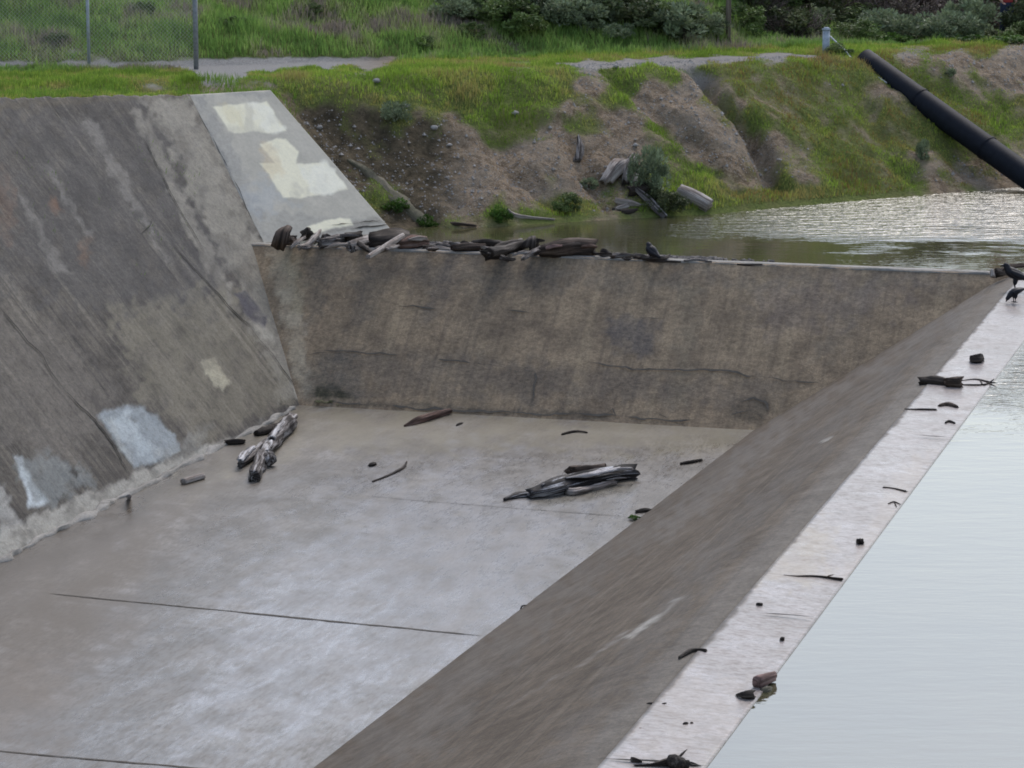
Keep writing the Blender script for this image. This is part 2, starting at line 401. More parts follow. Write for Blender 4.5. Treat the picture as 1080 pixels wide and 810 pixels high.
# soil / grass map of the hillside (place by place)
GM = [(20, 90, 1), (100, 85, 1), (200, 85, 1), (150, 92, .55), (240, 92, .3), (270, 90, .5), (235, 75, 0), (290, 70, 0), (340, 67, 0), (390, 66, .05), (215, 68, .1), (100, 67, .4), (20, 67, .6),
      (310, 82, .9), (340, 95, .7), (300, 108, .45), (340, 125, .25), (380, 135, .35), (400, 155, .35), (355, 150, .15), (420, 180, .05), (380, 180, .3), (430, 215, .1), (400, 205, .5), (450, 222, .05),
      (400, 85, 1), (440, 100, 1), (390, 100, .8), (425, 128, .5), (470, 78, 1), (500, 95, 1), (540, 85, 1), (560, 110, .9), (520, 120, .85), (470, 110, .75), (530, 145, .8), (585, 100, .9), (590, 78, .9), (470, 125, .25), (440, 135, .15), (440, 155, .05), (480, 150, .1), (500, 170, .05), (470, 190, .0), (520, 190, .05), (560, 160, .15), (560, 185, .1), (600, 150, .12), (540, 210, .25), (500, 215, .2),
      (525, 222, .8), (560, 225, .6), (600, 222, .75), (640, 228, .35), (480, 235, .4), (620, 90, .15), (605, 110, .3), (650, 105, .75), (625, 75, .3), (670, 78, .7), (700, 78, .6), (660, 66, .05), (620, 66, .05), (700, 65, .1), (760, 62, .1), (820, 60, .15), (725, 70, .2),
      (690, 95, .05), (740, 85, .1), (700, 110, .1), (660, 130, .1), (610, 137, .6), (690, 138, .6), (720, 130, .05), (705, 155, .55), (740, 150, .0), (760, 165, .05), (640, 165, .1), (620, 200, .15), (700, 195, .7), (740, 185, .8), (720, 215, .8), (770, 195, .55), (790, 212, 1), (830, 212, .95), (870, 208, .9), (760, 215, .9), (800, 165, .1), (810, 190, .3), (840, 160, .25), (850, 185, .35),
      (770, 80, .6), (800, 100, .5), (770, 105, .5), (830, 85, .45), (850, 75, .8), (880, 85, .35), (830, 125, .45), (870, 115, .5), (870, 150, .6), (910, 130, .5), (900, 170, .75), (940, 160, .5), (940, 190, .6), (980, 185, .35), (990, 170, .35), (930, 100, .35), (960, 120, .4), (890, 200, .85), (1010, 195, .2), (1050, 192, .2),
      (960, 80, .6), (1000, 100, .65), (1040, 130, .7), (1070, 115, .6), (1020, 85, .4), (1060, 75, .1), (1010, 62, .05), (960, 60, .3), (1060, 62, .05), (930, 60, .75), (860, 62, .9), (900, 58, .8), (1000, 70, .2), (1070, 90, .3), (1060, 165, .5), (1000, 140, .55), (1040, 48, 1), (1000, 45, 1),
      (20, 40, 1), (100, 30, 1), (200, 40, 1), (300, 30, 1), (400, 40, 1), (500, 50, 1), (600, 55, 1), (700, 50, 1), (800, 45, 1), (900, 45, .8), (50, 5, 1), (300, 5, 1), (500, 20, .7), (650, 20, .7), (800, 20, .8), (950, 20, .3), (1050, 20, .6), (300, 58, .9), (450, 62, .9), (150, 58, .9), (550, 66, .5)] + [(x, 54, 1) for x in range(220, 420, 25)] + [(x, 48, 1) for x in range(220, 420, 30)] + [(x, 58 - (x - 590) * .02, 1) for x in range(590, 730, 20)] + [(x, 50, 1) for x in range(590, 900, 25)] + [(x, 56, .9) for x in (740, 760, 850)] + [(x, 71, .75) for x in (640, 680, 705, 750, 790, 830)] + [(215, 78, .1), (232, 80, .15), (250, 84, .6), (270, 80, .6), (300, 76, .9), (330, 76, .9)]
def inpoly(px, py, poly):
    """signed distance in pixels (negative inside)"""
    d = np.full(px.shape, 1e9); ins = np.zeros(px.shape, bool); n = len(poly)
    for i in range(n):
        ax, ay = poly[i]; bx, by = poly[(i + 1) % n]; dx, dy = bx - ax, by - ay
        t = np.clip(((px - ax) * dx + (py - ay) * dy) / (dx * dx + dy * dy + 1e-9), 0, 1)
        d = np.minimum(d, np.hypot(px - ax - t * dx, py - ay - t * dy))
        c = ((ay > py) != (by > py)) & (px < (bx - ax) * (py - ay) / (by - ay + 1e-12) + ax); ins ^= c
    return np.where(ins, -d, d)
ROADS = [[(200, 66), (250, 62), (330, 61.5), (420, 59.5), (412, 66), (345, 70), (300, 72), (262, 76), (246, 88), (222, 86), (212, 74)], [(-30, 65), (100, 65), (205, 65), (205, 72), (100, 70), (-30, 70)], [(580, 68), (655, 63.5), (740, 60), (835, 56.5), (865, 58), (820, 62), (752, 65), (716, 72), (690, 68), (640, 73), (600, 71)]]
GMa = np.array(GM, float); GMa[:, 2] += .08 * ((GMa[:, 0] > 810) & (GMa[:, 1] > 68) & (GMa[:, 0] < 1045))
def grassmap(x, y, z):
    px, py = proj(np.stack([x, y, z], -1))
    w = 0; v = 0
    for gx, gy, g in GMa:
        d = ((px - gx) / 1.0) ** 2 + ((py - gy) * 1.5) ** 2
        ww = 1 / (d + 60) ** 1.8; w = w + ww; v = v + ww * g
    g = v / w
    for i_, rp_ in enumerate(ROADS):
        g = g * (1 - sstep(3.0, -2.5, inpoly(px + (fbm(x * 1.5, y * 1.5, 0, 3, 97) - .5) * 14, py * 1.0 + (fbm(x * 2.2, y * 2.2, 0, 3, 99) - .5) * 7, rp_)) * (.95, .7, .85)[i_])
    s = (y - np.interp(x, wx, wy)) * .88
    out = (px < -40) | (px > 1120) | (py < -15) | (py > 260)
    g = np.where(out, np.where((s > 4.6) & (s < 7.6) & (x > -20), .15, .9), g)
    return g

def nonuni(lo, hi, step, far_lo, far_hi):
    a = list(np.arange(lo, hi + 1e-6, step)); d = step
    while a[-1] < far_hi: d *= 1.28; a.append(a[-1] + d)
    d = step; b = [lo]
    while b[-1] > far_lo: d *= 1.28; b.append(b[-1] - d)
    return np.array(sorted(set(b[1:] + a)))
gx = nonuni(-14, 16, .065, -420, 420); gy = nonuni(53, 77, .065, -160, 620)
X, Y = np.meshgrid(gx, gy, indexing='ij'); Z = land(X, Y)
gm = grassmap(X, Y, Z)
fine = fbm(X * 2.6, Y * 2.6, 0, 4, 31) 
gmask = sstep(.28, .62, gm + (fine - .5) * .75)
hillm = sstep(7.2, 9.5, (Y - np.interp(X, wx, wy)) * .88)
ss = (Y - np.interp(X, wx, wy)) * .88
road = sstep(4.1, 4.6, ss) * sstep(11, 10, ss) * sstep(10.5, 8, X)
grav = road * sstep(-2.0, -4.2, X) + road * .75 * sstep(-1.5, 1.2, X)
scarp = sstep(-5, -4, X) * sstep(-.6, -1.8, X) * sstep(59.4, 58.6, Y)
me = npmesh('ground', np.stack([X.ravel(), Y.ravel(), Z.ravel()], 1), gridfaces(len(gx), len(gy)),
            attrs={'grass': ('FLOAT', gmask.ravel()), 'gravel': ('FLOAT', np.clip(grav, 0, 1).ravel()), 'scarp': ('FLOAT', scarp.ravel()), 'hill': ('FLOAT', hillm.ravel())})
m, nt, P = newmat('hillside_soil'); k = NT(nt); pos = k.pos()
n1 = k.noise(pos, .8, 5); n2 = k.noise(pos, 5, 6, .65); n3 = k.noise(pos, 30, 4, .7); n4 = k.noise(pos, 14, 3, .6)
soil = k.mix(k.ramp(n2, .42, .60), (.34, .255, .172), (.195, .142, .093))
soil = k.mix(k.ramp(n4, .5, .62, 0, .7), soil, k.mix(1.0, soil, (.55, .52, .5), 'MULTIPLY'))
soil = k.mix(k.ramp(n1, .4, .7, 0, .8), soil, (.38, .31, .235))
soil = k.mix(k.ramp(n3, .56, .66, 0, .8), soil, (.50, .465, .42))
soil = k.mix(k.attr('scarp').outputs['Fac'], soil, k.mix(k.ramp(n2, .35, .65), (.16, .125, .08), (.07, .056, .036)))
gr = k.mix(k.ramp(n4, .35, .65), (.19, .225, .06), (.12, .155, .042))
gr = k.mix(k.ramp(n1, .45, .65, 0, .5), gr, (.20, .18, .075))
hg = k.mix(k.ramp(n2, .35, .65), (.16, .20, .06), (.12, .15, .046))
gr = k.mix(k.attr('hill').outputs['Fac'], gr, hg)
gv = k.mix(k.ramp(n3, .35, .65), (.44, .425, .41), (.31, .295, .275))
c = k.mix(k.attr('gravel').outputs['Fac'], soil, gv)
c = k.mix(k.attr('grass').outputs['Fac'], c, gr)
k.l(c, P.inputs['Base Color']); P.inputs['Roughness'].default_value = .95; P.inputs['Specular IOR Level'].default_value = .15
b = k.bump(n2, 1.0, .16); b = k.bump(n3, 1.0, .05, b); k.l(b, P.inputs['Normal'])
tag(link('ground', me, m), kind='structure')

# water
WE0 = G(745, 810, 0); WE1 = G(1080, 360, 0); dW = ND(WE1 - WE0)
K0 = G(630, 810, .03); K1 = G(1060, 310, .03); dK = ND(K1 - K0)
def line_x(p, d, q, e):
    A = np.array([[d[0], -e[0]], [d[1], -e[1]]]); t = np.linalg.solve(A, (q - p)[:2]); return t[0]
back = CL - nC * .30
tWc = line_x(WE0, dW, back, eC)
Wcorner = WE0 + dW * tWc
WN = WE0 - dW * 18
poly = [WN + np.array([-.05, 0, 0]), Wcorner + np.array([-.05, .1, 0]), back - eC * .02 + nC * .05, back - eC * 4.6 + nC * .05, np.array([-12, 52, 0]), np.array([-12, 76, 0]), np.array([40, 120, 0]), np.array([500, 400, 0]), np.array([500, -150, 0]), np.array([WN[0], -150, 0])]
mb = MB(); mb.add([(p[0], p[1], 0) for p in poly], [tuple(range(len(poly)))])
m, nt, P = newmat('reservoir_water'); k = NT(nt); pos = k.pos()
sx = nt.nodes.new('ShaderNodeSeparateXYZ'); k.l(pos, sx.inputs[0])
big = k.noise(pos, .35, 3); 
yy = k.math('ADD', sx.outputs[1], k.math('MULTIPLY', k.math('SUBTRACT', big, .5), 9.0))
# wind-ruffled bands: far right below the bank, and a patch half way along the crest
far = k.math('MULTIPLY', k.ramp(yy, 52.5, 57.0), k.ramp(sx.outputs[0], .5, 9.0))
midp = k.math('MULTIPLY', k.ramp(yy, 34.5, 39.0), k.ramp(yy, 50.5, 46.0))
w1 = k.noise(pos, 3.2, 3, .6, mul=(.5, 1.5, 1)); w2 = k.noise(pos, 14, 2, .5, mul=(.6, 1.4, 1)); w3 = k.noise(pos, 1.6, 3, .5, mul=(.6, 1.5, 1))
calm = k.bump(w3, .13, .02)
hgt = k.math('ADD', k.math('MULTIPLY', w1, k.math('ADD', k.math('MULTIPLY', far, 1.0), k.math('ADD', k.math('MULTIPLY', midp, .35), .05))), k.math('MULTIPLY', w2, k.math('ADD', k.math('MULTIPLY', far, .25), k.math('ADD', k.math('MULTIPLY', midp, .12), .006))))
k.l(k.bump(hgt, 1.0, .09, calm), P.inputs['Normal'])
k.l(k.mix(k.ramp(big, .35, .65), (.078, .072, .036), (.060, .058, .030)), P.inputs['Base Color'])
P.inputs['Roughness'].default_value = .04; P.inputs['IOR'].default_value = 2.45; P.inputs['Specular IOR Level'].default_value = .5
tag(mb.build('water', m, smooth=False), kind='structure')

# ------------------------------------------------------------------ stains on the concrete, plus a sheen painted into the floor colour
def stains_and_sheen(V, lst, base=(.2, .2, .2)):
    px, py = proj(V); col = np.tile(np.array([*base, 1.0]), (len(V), 1)); al = np.zeros(len(V))
    for i, (poly, c, a, soft) in enumerate(lst):
        ja = soft * (3 if a != 1.0 else 1.5)
        jx = (fbm(px * .12, py * .12, 0, 4, 40 + i) - .5) * ja; jy = (fbm(px * .12 + 50, py * .12, 0, 4, 60 + i) - .5) * ja
        w = sstep(soft * .6, -soft * .6, inpoly(px + jx, py + jy, poly)) * min(a, 1.0)
        if a <= 1: w = w * (.55 + .45 * sstep(.25, .55, fbm(px * .08, py * .08, 0, 3, 80 + i)))
        o = al + w * (1 - al); f = np.where(o > 1e-6, w / np.maximum(o, 1e-6), 0)
        col[:, :3] = col[:, :3] * (1 - f[:, None]) + np.array(c)[None] * f[:, None]; al = o
    return {'stain_sheen': ('FLOAT_COLOR', col), 'stain_sheen_a': ('FLOAT', al)}
def solid_grid(name, Pt, uv, nrm, thick, mat, parent=None, st=None, disp=.012, extra=None, rough_edge=None):
    """Pt (nu,nv,3) front face; closed at the back by a parallel sheet"""
    nu, nv, _ = Pt.shape; V = Pt.reshape(-1, 3).copy()
    dsp = (fbm(uv[..., 0] * 1.5, uv[..., 1] * 1.5, 0, 4, 7) - .5).ravel() * disp * 2
    V = V + nrm[None] * dsp[:, None]
    bk = V.copy() - nrm[None] * thick
    n = len(V); fr = gridfaces(nu, nv)
    if np.dot(np.cross(V[fr[0, 1]] - V[fr[0, 0]], V[fr[0, 2]] - V[fr[0, 0]]), nrm) < 0: fr = fr[:, ::-1]; flip = True
    else: flip = False
    ring = np.concatenate([np.arange(nv), np.arange(1, nu) * nv + nv - 1, (nu - 1) * nv + np.arange(nv - 2, -1, -1), np.arange(nu - 2, 0, -1) * nv])
    nx = np.roll(ring, -1); sd = np.stack([ring, nx, nx + n, ring + n], 1)
    if flip: sd = sd[:, ::-1]
    co = [0, nv - 1, nu * nv - 1, (nu - 1) * nv]; bf = np.array([[q + n for q in co]]); 
    faces = np.concatenate([fr, sd, bf if flip else bf[:, ::-1]])
    UV = np.concatenate([uv.reshape(-1, 2)] * 2)
    at = {}
    s_ = stains_and_sheen(V, st or [])
    for kk, (ty, a) in s_.items(): at[kk] = (ty, np.concatenate([a, a]))
    for kk, a in (extra or {}).items(): at[kk] = ('FLOAT', np.concatenate([a.ravel()] * 2))
    me = npmesh(name, np.concatenate([V, bk]), faces, attrs=at, uv=UV)
    return link(name, me, mat, parent)
def ribbon(name, pxs, o, n, width, parent, mat, jit=.5, lift=.016, seed=0, gate=1):
    """thin line of dirt along a crack, on plane (o, n)"""
    P = [PLN(x, y, o, n) for x, y in pxs]; pts = []
    for a, b in zip(P[:-1], P[1:]):
        m_ = max(2, int(np.linalg.norm(b - a) / .07))
        for i in range(m_): pts.append(a + (b - a) * i / m_)
    pts.append(P[-1]); pts = np.array(pts); T = np.gradient(pts, axis=0); side = np.cross(T, n); side /= np.linalg.norm(side, axis=1)[:, None] + 1e-9
    i = np.arange(len(pts)); wob = (fbm(i * .22, i * 0 + seed, 0, 3, seed) - .5) * width * 4.5 * jit
    w = width * (.35 + 1.1 * fbm(i * .45, i * 0 + seed + 9, 0, 3, seed + 5)) * np.minimum(1, np.minimum(i + .3, len(i) - i - .7) / 4.0) * .5
    w = w * (1 - gate * .88 + gate * .88 * sstep(.38, .52, fbm(i * .16, i * 0 + seed * 1.7, 0, 2, seed + 21)))
    wob = wob + (fbm(i * .9, i * 0 + seed, 0, 2, seed + 31) - .5) * width * 1.6 * jit
    a = pts + side * (wob + w)[:, None] + n * lift; b = pts + side * (wob - w)[:, None] + n * lift
    V = np.concatenate([a, b]); m_ = len(pts); f = np.stack([i[:-1], i[:-1] + 1, i[:-1] + 1 + m_, i[:-1] + m_], 1)
    if np.cross(V[f[0, 1]] - V[f[0, 0]], V[f[0, 3]] - V[f[0, 0]]) @ n < 0: f = f[:, ::-1]
    return link(name, npmesh(name, V, f, smooth=False), mat, parent)
def patch(name, pxs, o, n, parent, mat, lift=.006, seed=0, rough=2.0):
    out = []
    for a, b in zip(pxs, pxs[1:] + pxs[:1]):
        L = math.hypot(b[0] - a[0], b[1] - a[1]); m_ = max(2, int(L / 2))
        for i in range(m_):
            x = a[0] + (b[0] - a[0]) * i / m_; y = a[1] + (b[1] - a[1]) * i / m_
            j = (fbm(np.array(x * .2), np.array(y * .2), 0, 3, seed) - .5) * rough * 2; j2 = (fbm(np.array(x * .2 + 40), np.array(y * .2), 0, 3, seed) - .5) * rough * 2
            out.append(PLN(x + float(j), y + float(j2), o, n) + n * lift)
    u = ND(np.cross(n, (0, 0, 1.0))); v = np.cross(n, u)
    mb = MB(); mb.add(out, [tuple(range(len(out)))], [((p - o) @ u, (p - o) @ v) for p in out])
    ob = mb.build(name, mat, parent, smooth=False)
    if ob.data.polygons[0].normal.dot(Vector(n)) < 0: ob.data.flip_normals()
    return ob

# ------------------------------------------------------------------ left retaining wall
def ztop(t): return 2.63 + .066 * np.minimum(t, 8)
ts = np.concatenate([np.arange(0, 16, .032), np.arange(16, 46, .5)]); vs = np.linspace(0, 1, 200)
Pt = np.zeros((len(ts), len(vs), 3)); UV = np.zeros((len(ts), len(vs), 2))
for i, t in enumerate(ts):
    z = -2.55 + (ztop(t) + 2.55) * vs
    base = np.zeros((len(vs), 3))
    for a in range(3): base[:, a] = np.interp(z, [-2.55, ZF, 0, ST[2], 4], [B[a] - (S0[a] - B[a]) * .0625, B[a], S0[a], ST[a], ST[a] + (ST[a] - S0[a]) * (4 - ST[2]) / ST[2]])
    Pt[i] = base + dB[None] * t; Pt[i, :, 2] = z
    upL_ = ND(np.cross(nL, dB)); UV[i, :, 0] = (Pt[i] - B) @ dB; UV[i, :, 1] = (Pt[i] - B) @ upL_
# chipped, uneven upper edge
chip = (fbm(ts * 4.7, ts * 0, 0, 4, 91) - .5) * .09
upL = ND(np.cross(nL, dB)); upL = upL if upL[2] > 0 else -upL
Pt[:, -8:, :] += (chip[:, None] * np.linspace(0, 1, 8)[None])[..., None] * upL
LW = [([(-10, 110), (110, 105), (180, 105), (250, 260), (230, 330), (120, 330), (-10, 300)], (.085, .08, .078), .7, 30),
      ([(150, 98), (203, 98), (278, 256), (318, 420), (300, 425), (262, 330), (225, 250)], (.36, .335, .28), .62, 12),
      ([(279, 262), (291, 262), (305, 330), (324, 424), (312, 420), (296, 340)], (.46, .43, .37), 1.0, 3), ([(140, 120), (150, 115), (255, 330), (240, 330)], (.40, .37, .31), .45, 5), ([(85, 120), (95, 120), (140, 200), (180, 280), (160, 250), (120, 190)], (.33, .31, .28), .4, 5), ([(15, 200), (25, 205), (75, 290), (60, 285)], (.33, .31, .28), .4, 5), ([(45, 175), (52, 178), (100, 250), (90, 250)], (.38, .36, .33), .35, 4),
      ([(158, 98), (172, 98), (200, 130), (240, 195), (228, 192)], (.30, .28, .24), .4, 6), ([(120, 330), (235, 300), (310, 420), (210, 470), (150, 420)], (.25, .225, .165), .5, 20), ([(-10, 330), (60, 340), (130, 430), (60, 500), (-10, 450)], (.175, .155, .135), .5, 25),
      ([(102, 438), (135, 425), (165, 435), (192, 473), (165, 490), (140, 492)], (.34, .38, .40), .85, 4), ([(112, 445), (135, 432), (150, 462), (172, 478), (150, 486)], (.50, .55, .57), .8, 5), ([(108, 440), (138, 490), (142, 488), (116, 442)], (.5, .52, .5), .5, 3),
      ([(14, 480), (22, 482), (33, 507), (52, 530), (30, 536), (27, 515)], (.56, .61, .63), 1.0, 4), ([(17, 480), (60, 480), (100, 510), (50, 535), (30, 515)], (.28, .31, .31), .5, 9), ([(-5, 500), (6, 520), (20, 556), (-5, 575)], (.46, .45, .42), .7, 5),
      ([(247, 308), (260, 308), (284, 335), (278, 345), (256, 330)], (.085, .08, .095), .92, 3), ([(262, 338), (275, 340), (292, 360), (280, 358)], (.48, .45, .38), .6, 3),
      ([(213, 380), (226, 377), (243, 405), (235, 413), (216, 395)], (.50, .46, .34), .75, 3), ([(52, 205), (62, 210), (66, 225), (55, 222)], (.23, .12, .07), .55, 6), ([(85, 250), (95, 255), (92, 285), (82, 270)], (.22, .13, .08), .4, 7), ([(-5, 180), (10, 190), (15, 260), (-5, 250)], (.20, .12, .08), .35, 12),
      ([(-10, 570), (30, 548), (90, 520), (140, 500), (230, 465), (300, 436), (303, 442), (150, 512), (60, 562), (-10, 600)], (.44, .42, .37), .85, 5), ([(160, 487), (175, 470), (225, 450), (215, 470), (180, 488)], (.36, .36, .33), .4, 9),
      ([(230, 468), (310, 425), (318, 432), (240, 472)], (.05, .045, .045), .5, 5), ([(85, 497), (75, 493), (72, 500), (82, 508)], (.04, .035, .03), .9, 3),
      ([(-10, 108), (200, 97), (200, 101), (-10, 116)], (.12, .10, .07), .6, 4), ([(70, 112), (100, 108), (125, 120), (80, 128)], (.05, .045, .04), .6, 5)]
wall = solid_grid('concrete_wall', Pt, UV, nL, .45, M['left_wall'], st=LW, disp=.015)
tag(wall, 'tall dark sloped concrete side wall streaked and stained, left of the channel floor', 'wall')
for i, (pp, w) in enumerate([([(-5, 322), (22, 352), (44, 376), (66, 412)], .045), ([(66, 412), (95, 440), (118, 468), (137, 500)], .06), ([(178, 255), (220, 300), (240, 322), (262, 345)], .05), ([(262, 345), (285, 372), (305, 400), (318, 420)], .035), ([(150, 145), (185, 215), (215, 265)], .03), ([(148, 248), (157, 238), (160, 230)], .03), ([(283, 275), (298, 330), (316, 410)], .06), ([(52, 108), (62, 122), (68, 130)], .05), ([(110, 105), (116, 116)], .06)]):
    ribbon('crack', pp, B, nL, w, wall, M['crack'], seed=i + 1, lift=.02, gate=.45)

# rough fillet along the foot of the wall, broken concrete lip
mb = MB(); rf = random.Random(3); nn = np.array([nL[0], nL[1], 0]); nn /= np.linalg.norm(nn)
fpts = [B + dB * (.6 + i * .22) + nn * (.01 + rf.uniform(-.03, .05)) + np.array([0, 0, rf.uniform(-.03, .0)]) for i in range(75)]
mb.tube(fpts, [rf.uniform(.05, .15) for _ in fpts], 9, rough=.5, seed=8, flat=.55, sub=240)
mb.build('broken_footing', M['crestedge'], wall)

# ------------------------------------------------------------------ pale wing wall with cream paint
us = np.linspace(0, 1, 170); vs = np.linspace(-.28, 1, 190)
Pt = np.zeros((170, 190, 3)); UV = np.zeros((170, 190, 2))
for i, u in enumerate(us):
    a = S0 + (E0 - S0) * u; b = ST + (T2 - ST) * u
    Pt[i] = a[None] + (b - a)[None] * vs[:, None]
    UV[i, :, 0] = u * np.linalg.norm(E0 - S0); UV[i, :, 1] = vs * 3.6
WW = [([(195, 95), (215, 97), (262, 185), (282, 250), (268, 250), (236, 190)], (.30, .29, .27), .6, 9), ([(205, 110), (240, 175), (256, 215), (246, 200)], (.20, .20, .20), .6, 4), ([(275, 222), (330, 225), (420, 232), (416, 246), (275, 258)], (.30, .29, .265), .5, 6), ([(330, 240), (400, 228), (412, 234), (340, 248)], (.22, .20, .17), .55, 3), ([(230, 92), (285, 95), (290, 103), (240, 100)], (.30, .29, .27), .5, 4), ([(240, 200), (290, 190), (310, 215), (270, 225)], (.42, .45, .47), .4, 12)]
PT = (.86, .80, .60); PT2 = (.88, .84, .70)
WW += [([(224, 112), (281, 107), (303, 138), (284, 141), (272, 138), (248, 141), (241, 137)], PT, 1.0, 2.2), ([(262, 111), (281, 108), (302, 138), (280, 139)], PT2, .8, 4), ([(274, 152), (292, 146), (301, 146), (315, 160), (313, 173), (330, 172), (345, 171), (367, 199), (340, 205), (318, 209), (299, 208), (274, 172), (290, 172)], PT, 1.0, 2.2), ([(316, 174), (345, 171), (366, 199), (330, 205)], PT2, .8, 4), ([(324, 239), (342, 232), (369, 230), (373, 237), (345, 243), (330, 246)], PT, 1.0, 2.2), ([(274, 152), (286, 150), (300, 180), (290, 190), (276, 175)], (.66, .50, .28), .35, 5), ([(232, 112), (250, 112), (262, 138), (250, 138)], (.72, .62, .36), .35, 6)]
wing = solid_grid('wing_wall', Pt, UV, nW, .32, M['wing'], st=WW, disp=.006)
tag(wing, 'pale grey smooth concrete wing wall with cream painted patches above the driftwood', 'wall')
ribbon('crack', [(202, 108), (226, 150), (252, 200), (268, 240), (279, 257)], S0, nW, .014, wing, M['crack'], lift=.01, seed=5)
for i, pp in enumerate([[(345, 244), (380, 240), (412, 237)], [(350, 239), (375, 236), (400, 232)]]): ribbon('crack', pp, S0, nW, .035, wing, M['crack'], lift=.012, seed=30 + i)
# mossy kerb behind the wing wall
kp = [on_ground(368, 170), on_ground(390, 188), on_ground(412, 205), on_ground(438, 227), on_ground(454, 239)]
mb = MB(); mb.tube([p + np.array([0, 0, -.06]) for p in kp], [.12, .17, .16, .15, .10], 10, rough=.75, jag=.8, seed=4, sub=34, flat=.75)
tag(base_origin(mb.build('concrete_kerb', M['kerb'])), 'narrow mossy concrete kerb on the eroded bank behind the pale wing wall', 'kerb')

# ------------------------------------------------------------------ far weir
Lw = np.linalg.norm(CR - CL); us = np.arange(-.45, Lw + 1.2, .05); vs = np.linspace(-.06, 1, 80)
Pt = (CL[None, None] + eC[None, None] * us[:, None, None]) + (BL - CL)[None, None] * (1 - vs)[None, :, None]
UV = np.stack(np.broadcast_arrays(us[:, None], vs[None, :] * 3.8), -1)
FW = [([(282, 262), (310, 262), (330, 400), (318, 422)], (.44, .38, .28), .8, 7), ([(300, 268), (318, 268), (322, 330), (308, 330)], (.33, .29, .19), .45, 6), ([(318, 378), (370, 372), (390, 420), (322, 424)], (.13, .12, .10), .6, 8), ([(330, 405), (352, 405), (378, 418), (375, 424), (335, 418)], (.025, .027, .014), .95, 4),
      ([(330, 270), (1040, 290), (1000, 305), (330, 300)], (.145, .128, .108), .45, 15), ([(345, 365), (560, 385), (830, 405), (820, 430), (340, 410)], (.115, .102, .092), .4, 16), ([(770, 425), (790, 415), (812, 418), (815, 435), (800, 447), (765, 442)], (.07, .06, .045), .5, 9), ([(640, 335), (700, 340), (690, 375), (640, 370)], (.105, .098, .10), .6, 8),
      ([(520, 272), (545, 272), (540, 300), (515, 330), (505, 330)], (.07, .063, .055), .5, 7), ([(555, 275), (572, 272), (565, 305), (550, 310)], (.07, .063, .055), .5, 6), ([(470, 268), (485, 268), (470, 320), (455, 340), (445, 340)], (.09, .082, .08), .5, 8), ([(385, 268), (410, 268), (385, 340), (365, 350)], (.10, .09, .08), .5, 8), ([(320, 270), (345, 266), (345, 330), (322, 350)], (.09, .082, .072), .5, 8),
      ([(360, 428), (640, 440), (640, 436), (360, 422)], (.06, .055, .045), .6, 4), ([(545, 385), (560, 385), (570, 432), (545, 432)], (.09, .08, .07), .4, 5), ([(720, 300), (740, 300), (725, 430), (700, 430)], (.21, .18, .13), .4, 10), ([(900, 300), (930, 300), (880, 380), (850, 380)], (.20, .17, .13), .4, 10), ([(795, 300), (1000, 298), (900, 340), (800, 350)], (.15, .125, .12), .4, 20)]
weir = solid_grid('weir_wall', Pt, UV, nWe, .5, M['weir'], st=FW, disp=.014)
tag(weir, 'low brown sloped concrete weir across the far end of the channel, driftwood along its top', 'weir')
for i, (pp, w) in enumerate([([(420, 323), (470, 327)], .035), ([(520, 328), (545, 329), (580, 331)], .03), ([(330, 370), (420, 374), (470, 380), (510, 386)], .035), ([(500, 384), (530, 388), (545, 393), (565, 392), (568, 400), (560, 425), (556, 432)], .05), ([(620, 383), (680, 391), (760, 392), (835, 402), (865, 405)], .04), ([(315, 376), (345, 373)], .035), ([(640, 335), (700, 336)], .025), ([(690, 437), (705, 442)], .05), ([(350, 424), (450, 431), (560, 436), (650, 440), (740, 445)], .05), ([(775, 428), (795, 420), (808, 424), (812, 440)], .05), ([(770, 440), (790, 432), (806, 444)], .05), ([(640, 437), (646, 432), (650, 440)], .05)]):
    ribbon('crack', pp, CL, nWe, w, weir, M['joint'], seed=i + 50, lift=.02)
# crest cap, lighter and worn, butted on the top of the weir
a0 = CL - eC * .45; mb = MB(); L = Lw + .6; V = []; UVc = []
nn = int(L / .12)
for i in range(nn + 1):
    p = a0 + eC * (L * i / nn); j = (float(fbm(np.array(i * .35), np.array(0.), 0, 3, 4)) - .5) * .05
    for q, (o, z) in enumerate(((.015, -.10), (.035 + j * .4, .03 + j), (-.12, .045), (-.30, .035), (-.32, -.6))):
        pp = p + nC * o; V.append((pp[0], pp[1], z)); UVc.append((L * i / nn, q * .15))
mb.add(V, [(i * 5 + q, i * 5 + q + 1, i * 5 + q + 6, i * 5 + q + 5) for i in range(nn) for q in range(4)], UVc)
mb.build('crest_cap', M['crestedge'], weir)

# ------------------------------------------------------------------ side weir: slope + wet crest strip
QR = G(800, 450, ZF); QN = G(330, 810, ZF); dQ = ND(QR - QN)
n_t = 560
tt = np.concatenate([np.linspace(-16, 0, 40)[:-1], np.linspace(0, 1, n_t - 39) * (line_x(K0, dK, back, eC) + .0)])
Pt = []; UV = []; dry = []
prof = [];
fs = np.linspace(-.04, 1, 70)
def gprof(f):
    lnr = f * 1.07; k_ = .10; t = np.clip(.5 + .5 * (1 - lnr) / k_, 0, 1); return 1 * (1 - t) + lnr * t - k_ * t * (1 - t)
tqa = (QR - QN) @ dQ; 
for i, t in enumerate(tt):
    k_ = K0 + dK * t
    # matching foot point: same distance along the crest direction
    q = QN + dQ * line_x(QN, dQ, k_, np.array([-dK[1], dK[0], 0])); q[2] = ZF
    wv = WE0 + dW * line_x(WE0, dW, k_, np.array([-dK[1], dK[0], 0]))
    row = []; urow = []
    for f in fs:
        p = q + (k_ - q) * f; p[2] = ZF + (.03 - ZF) * gprof(f); row.append(p); urow.append((t, f * 4.9))
    Pt.append(row); UV.append(urow)
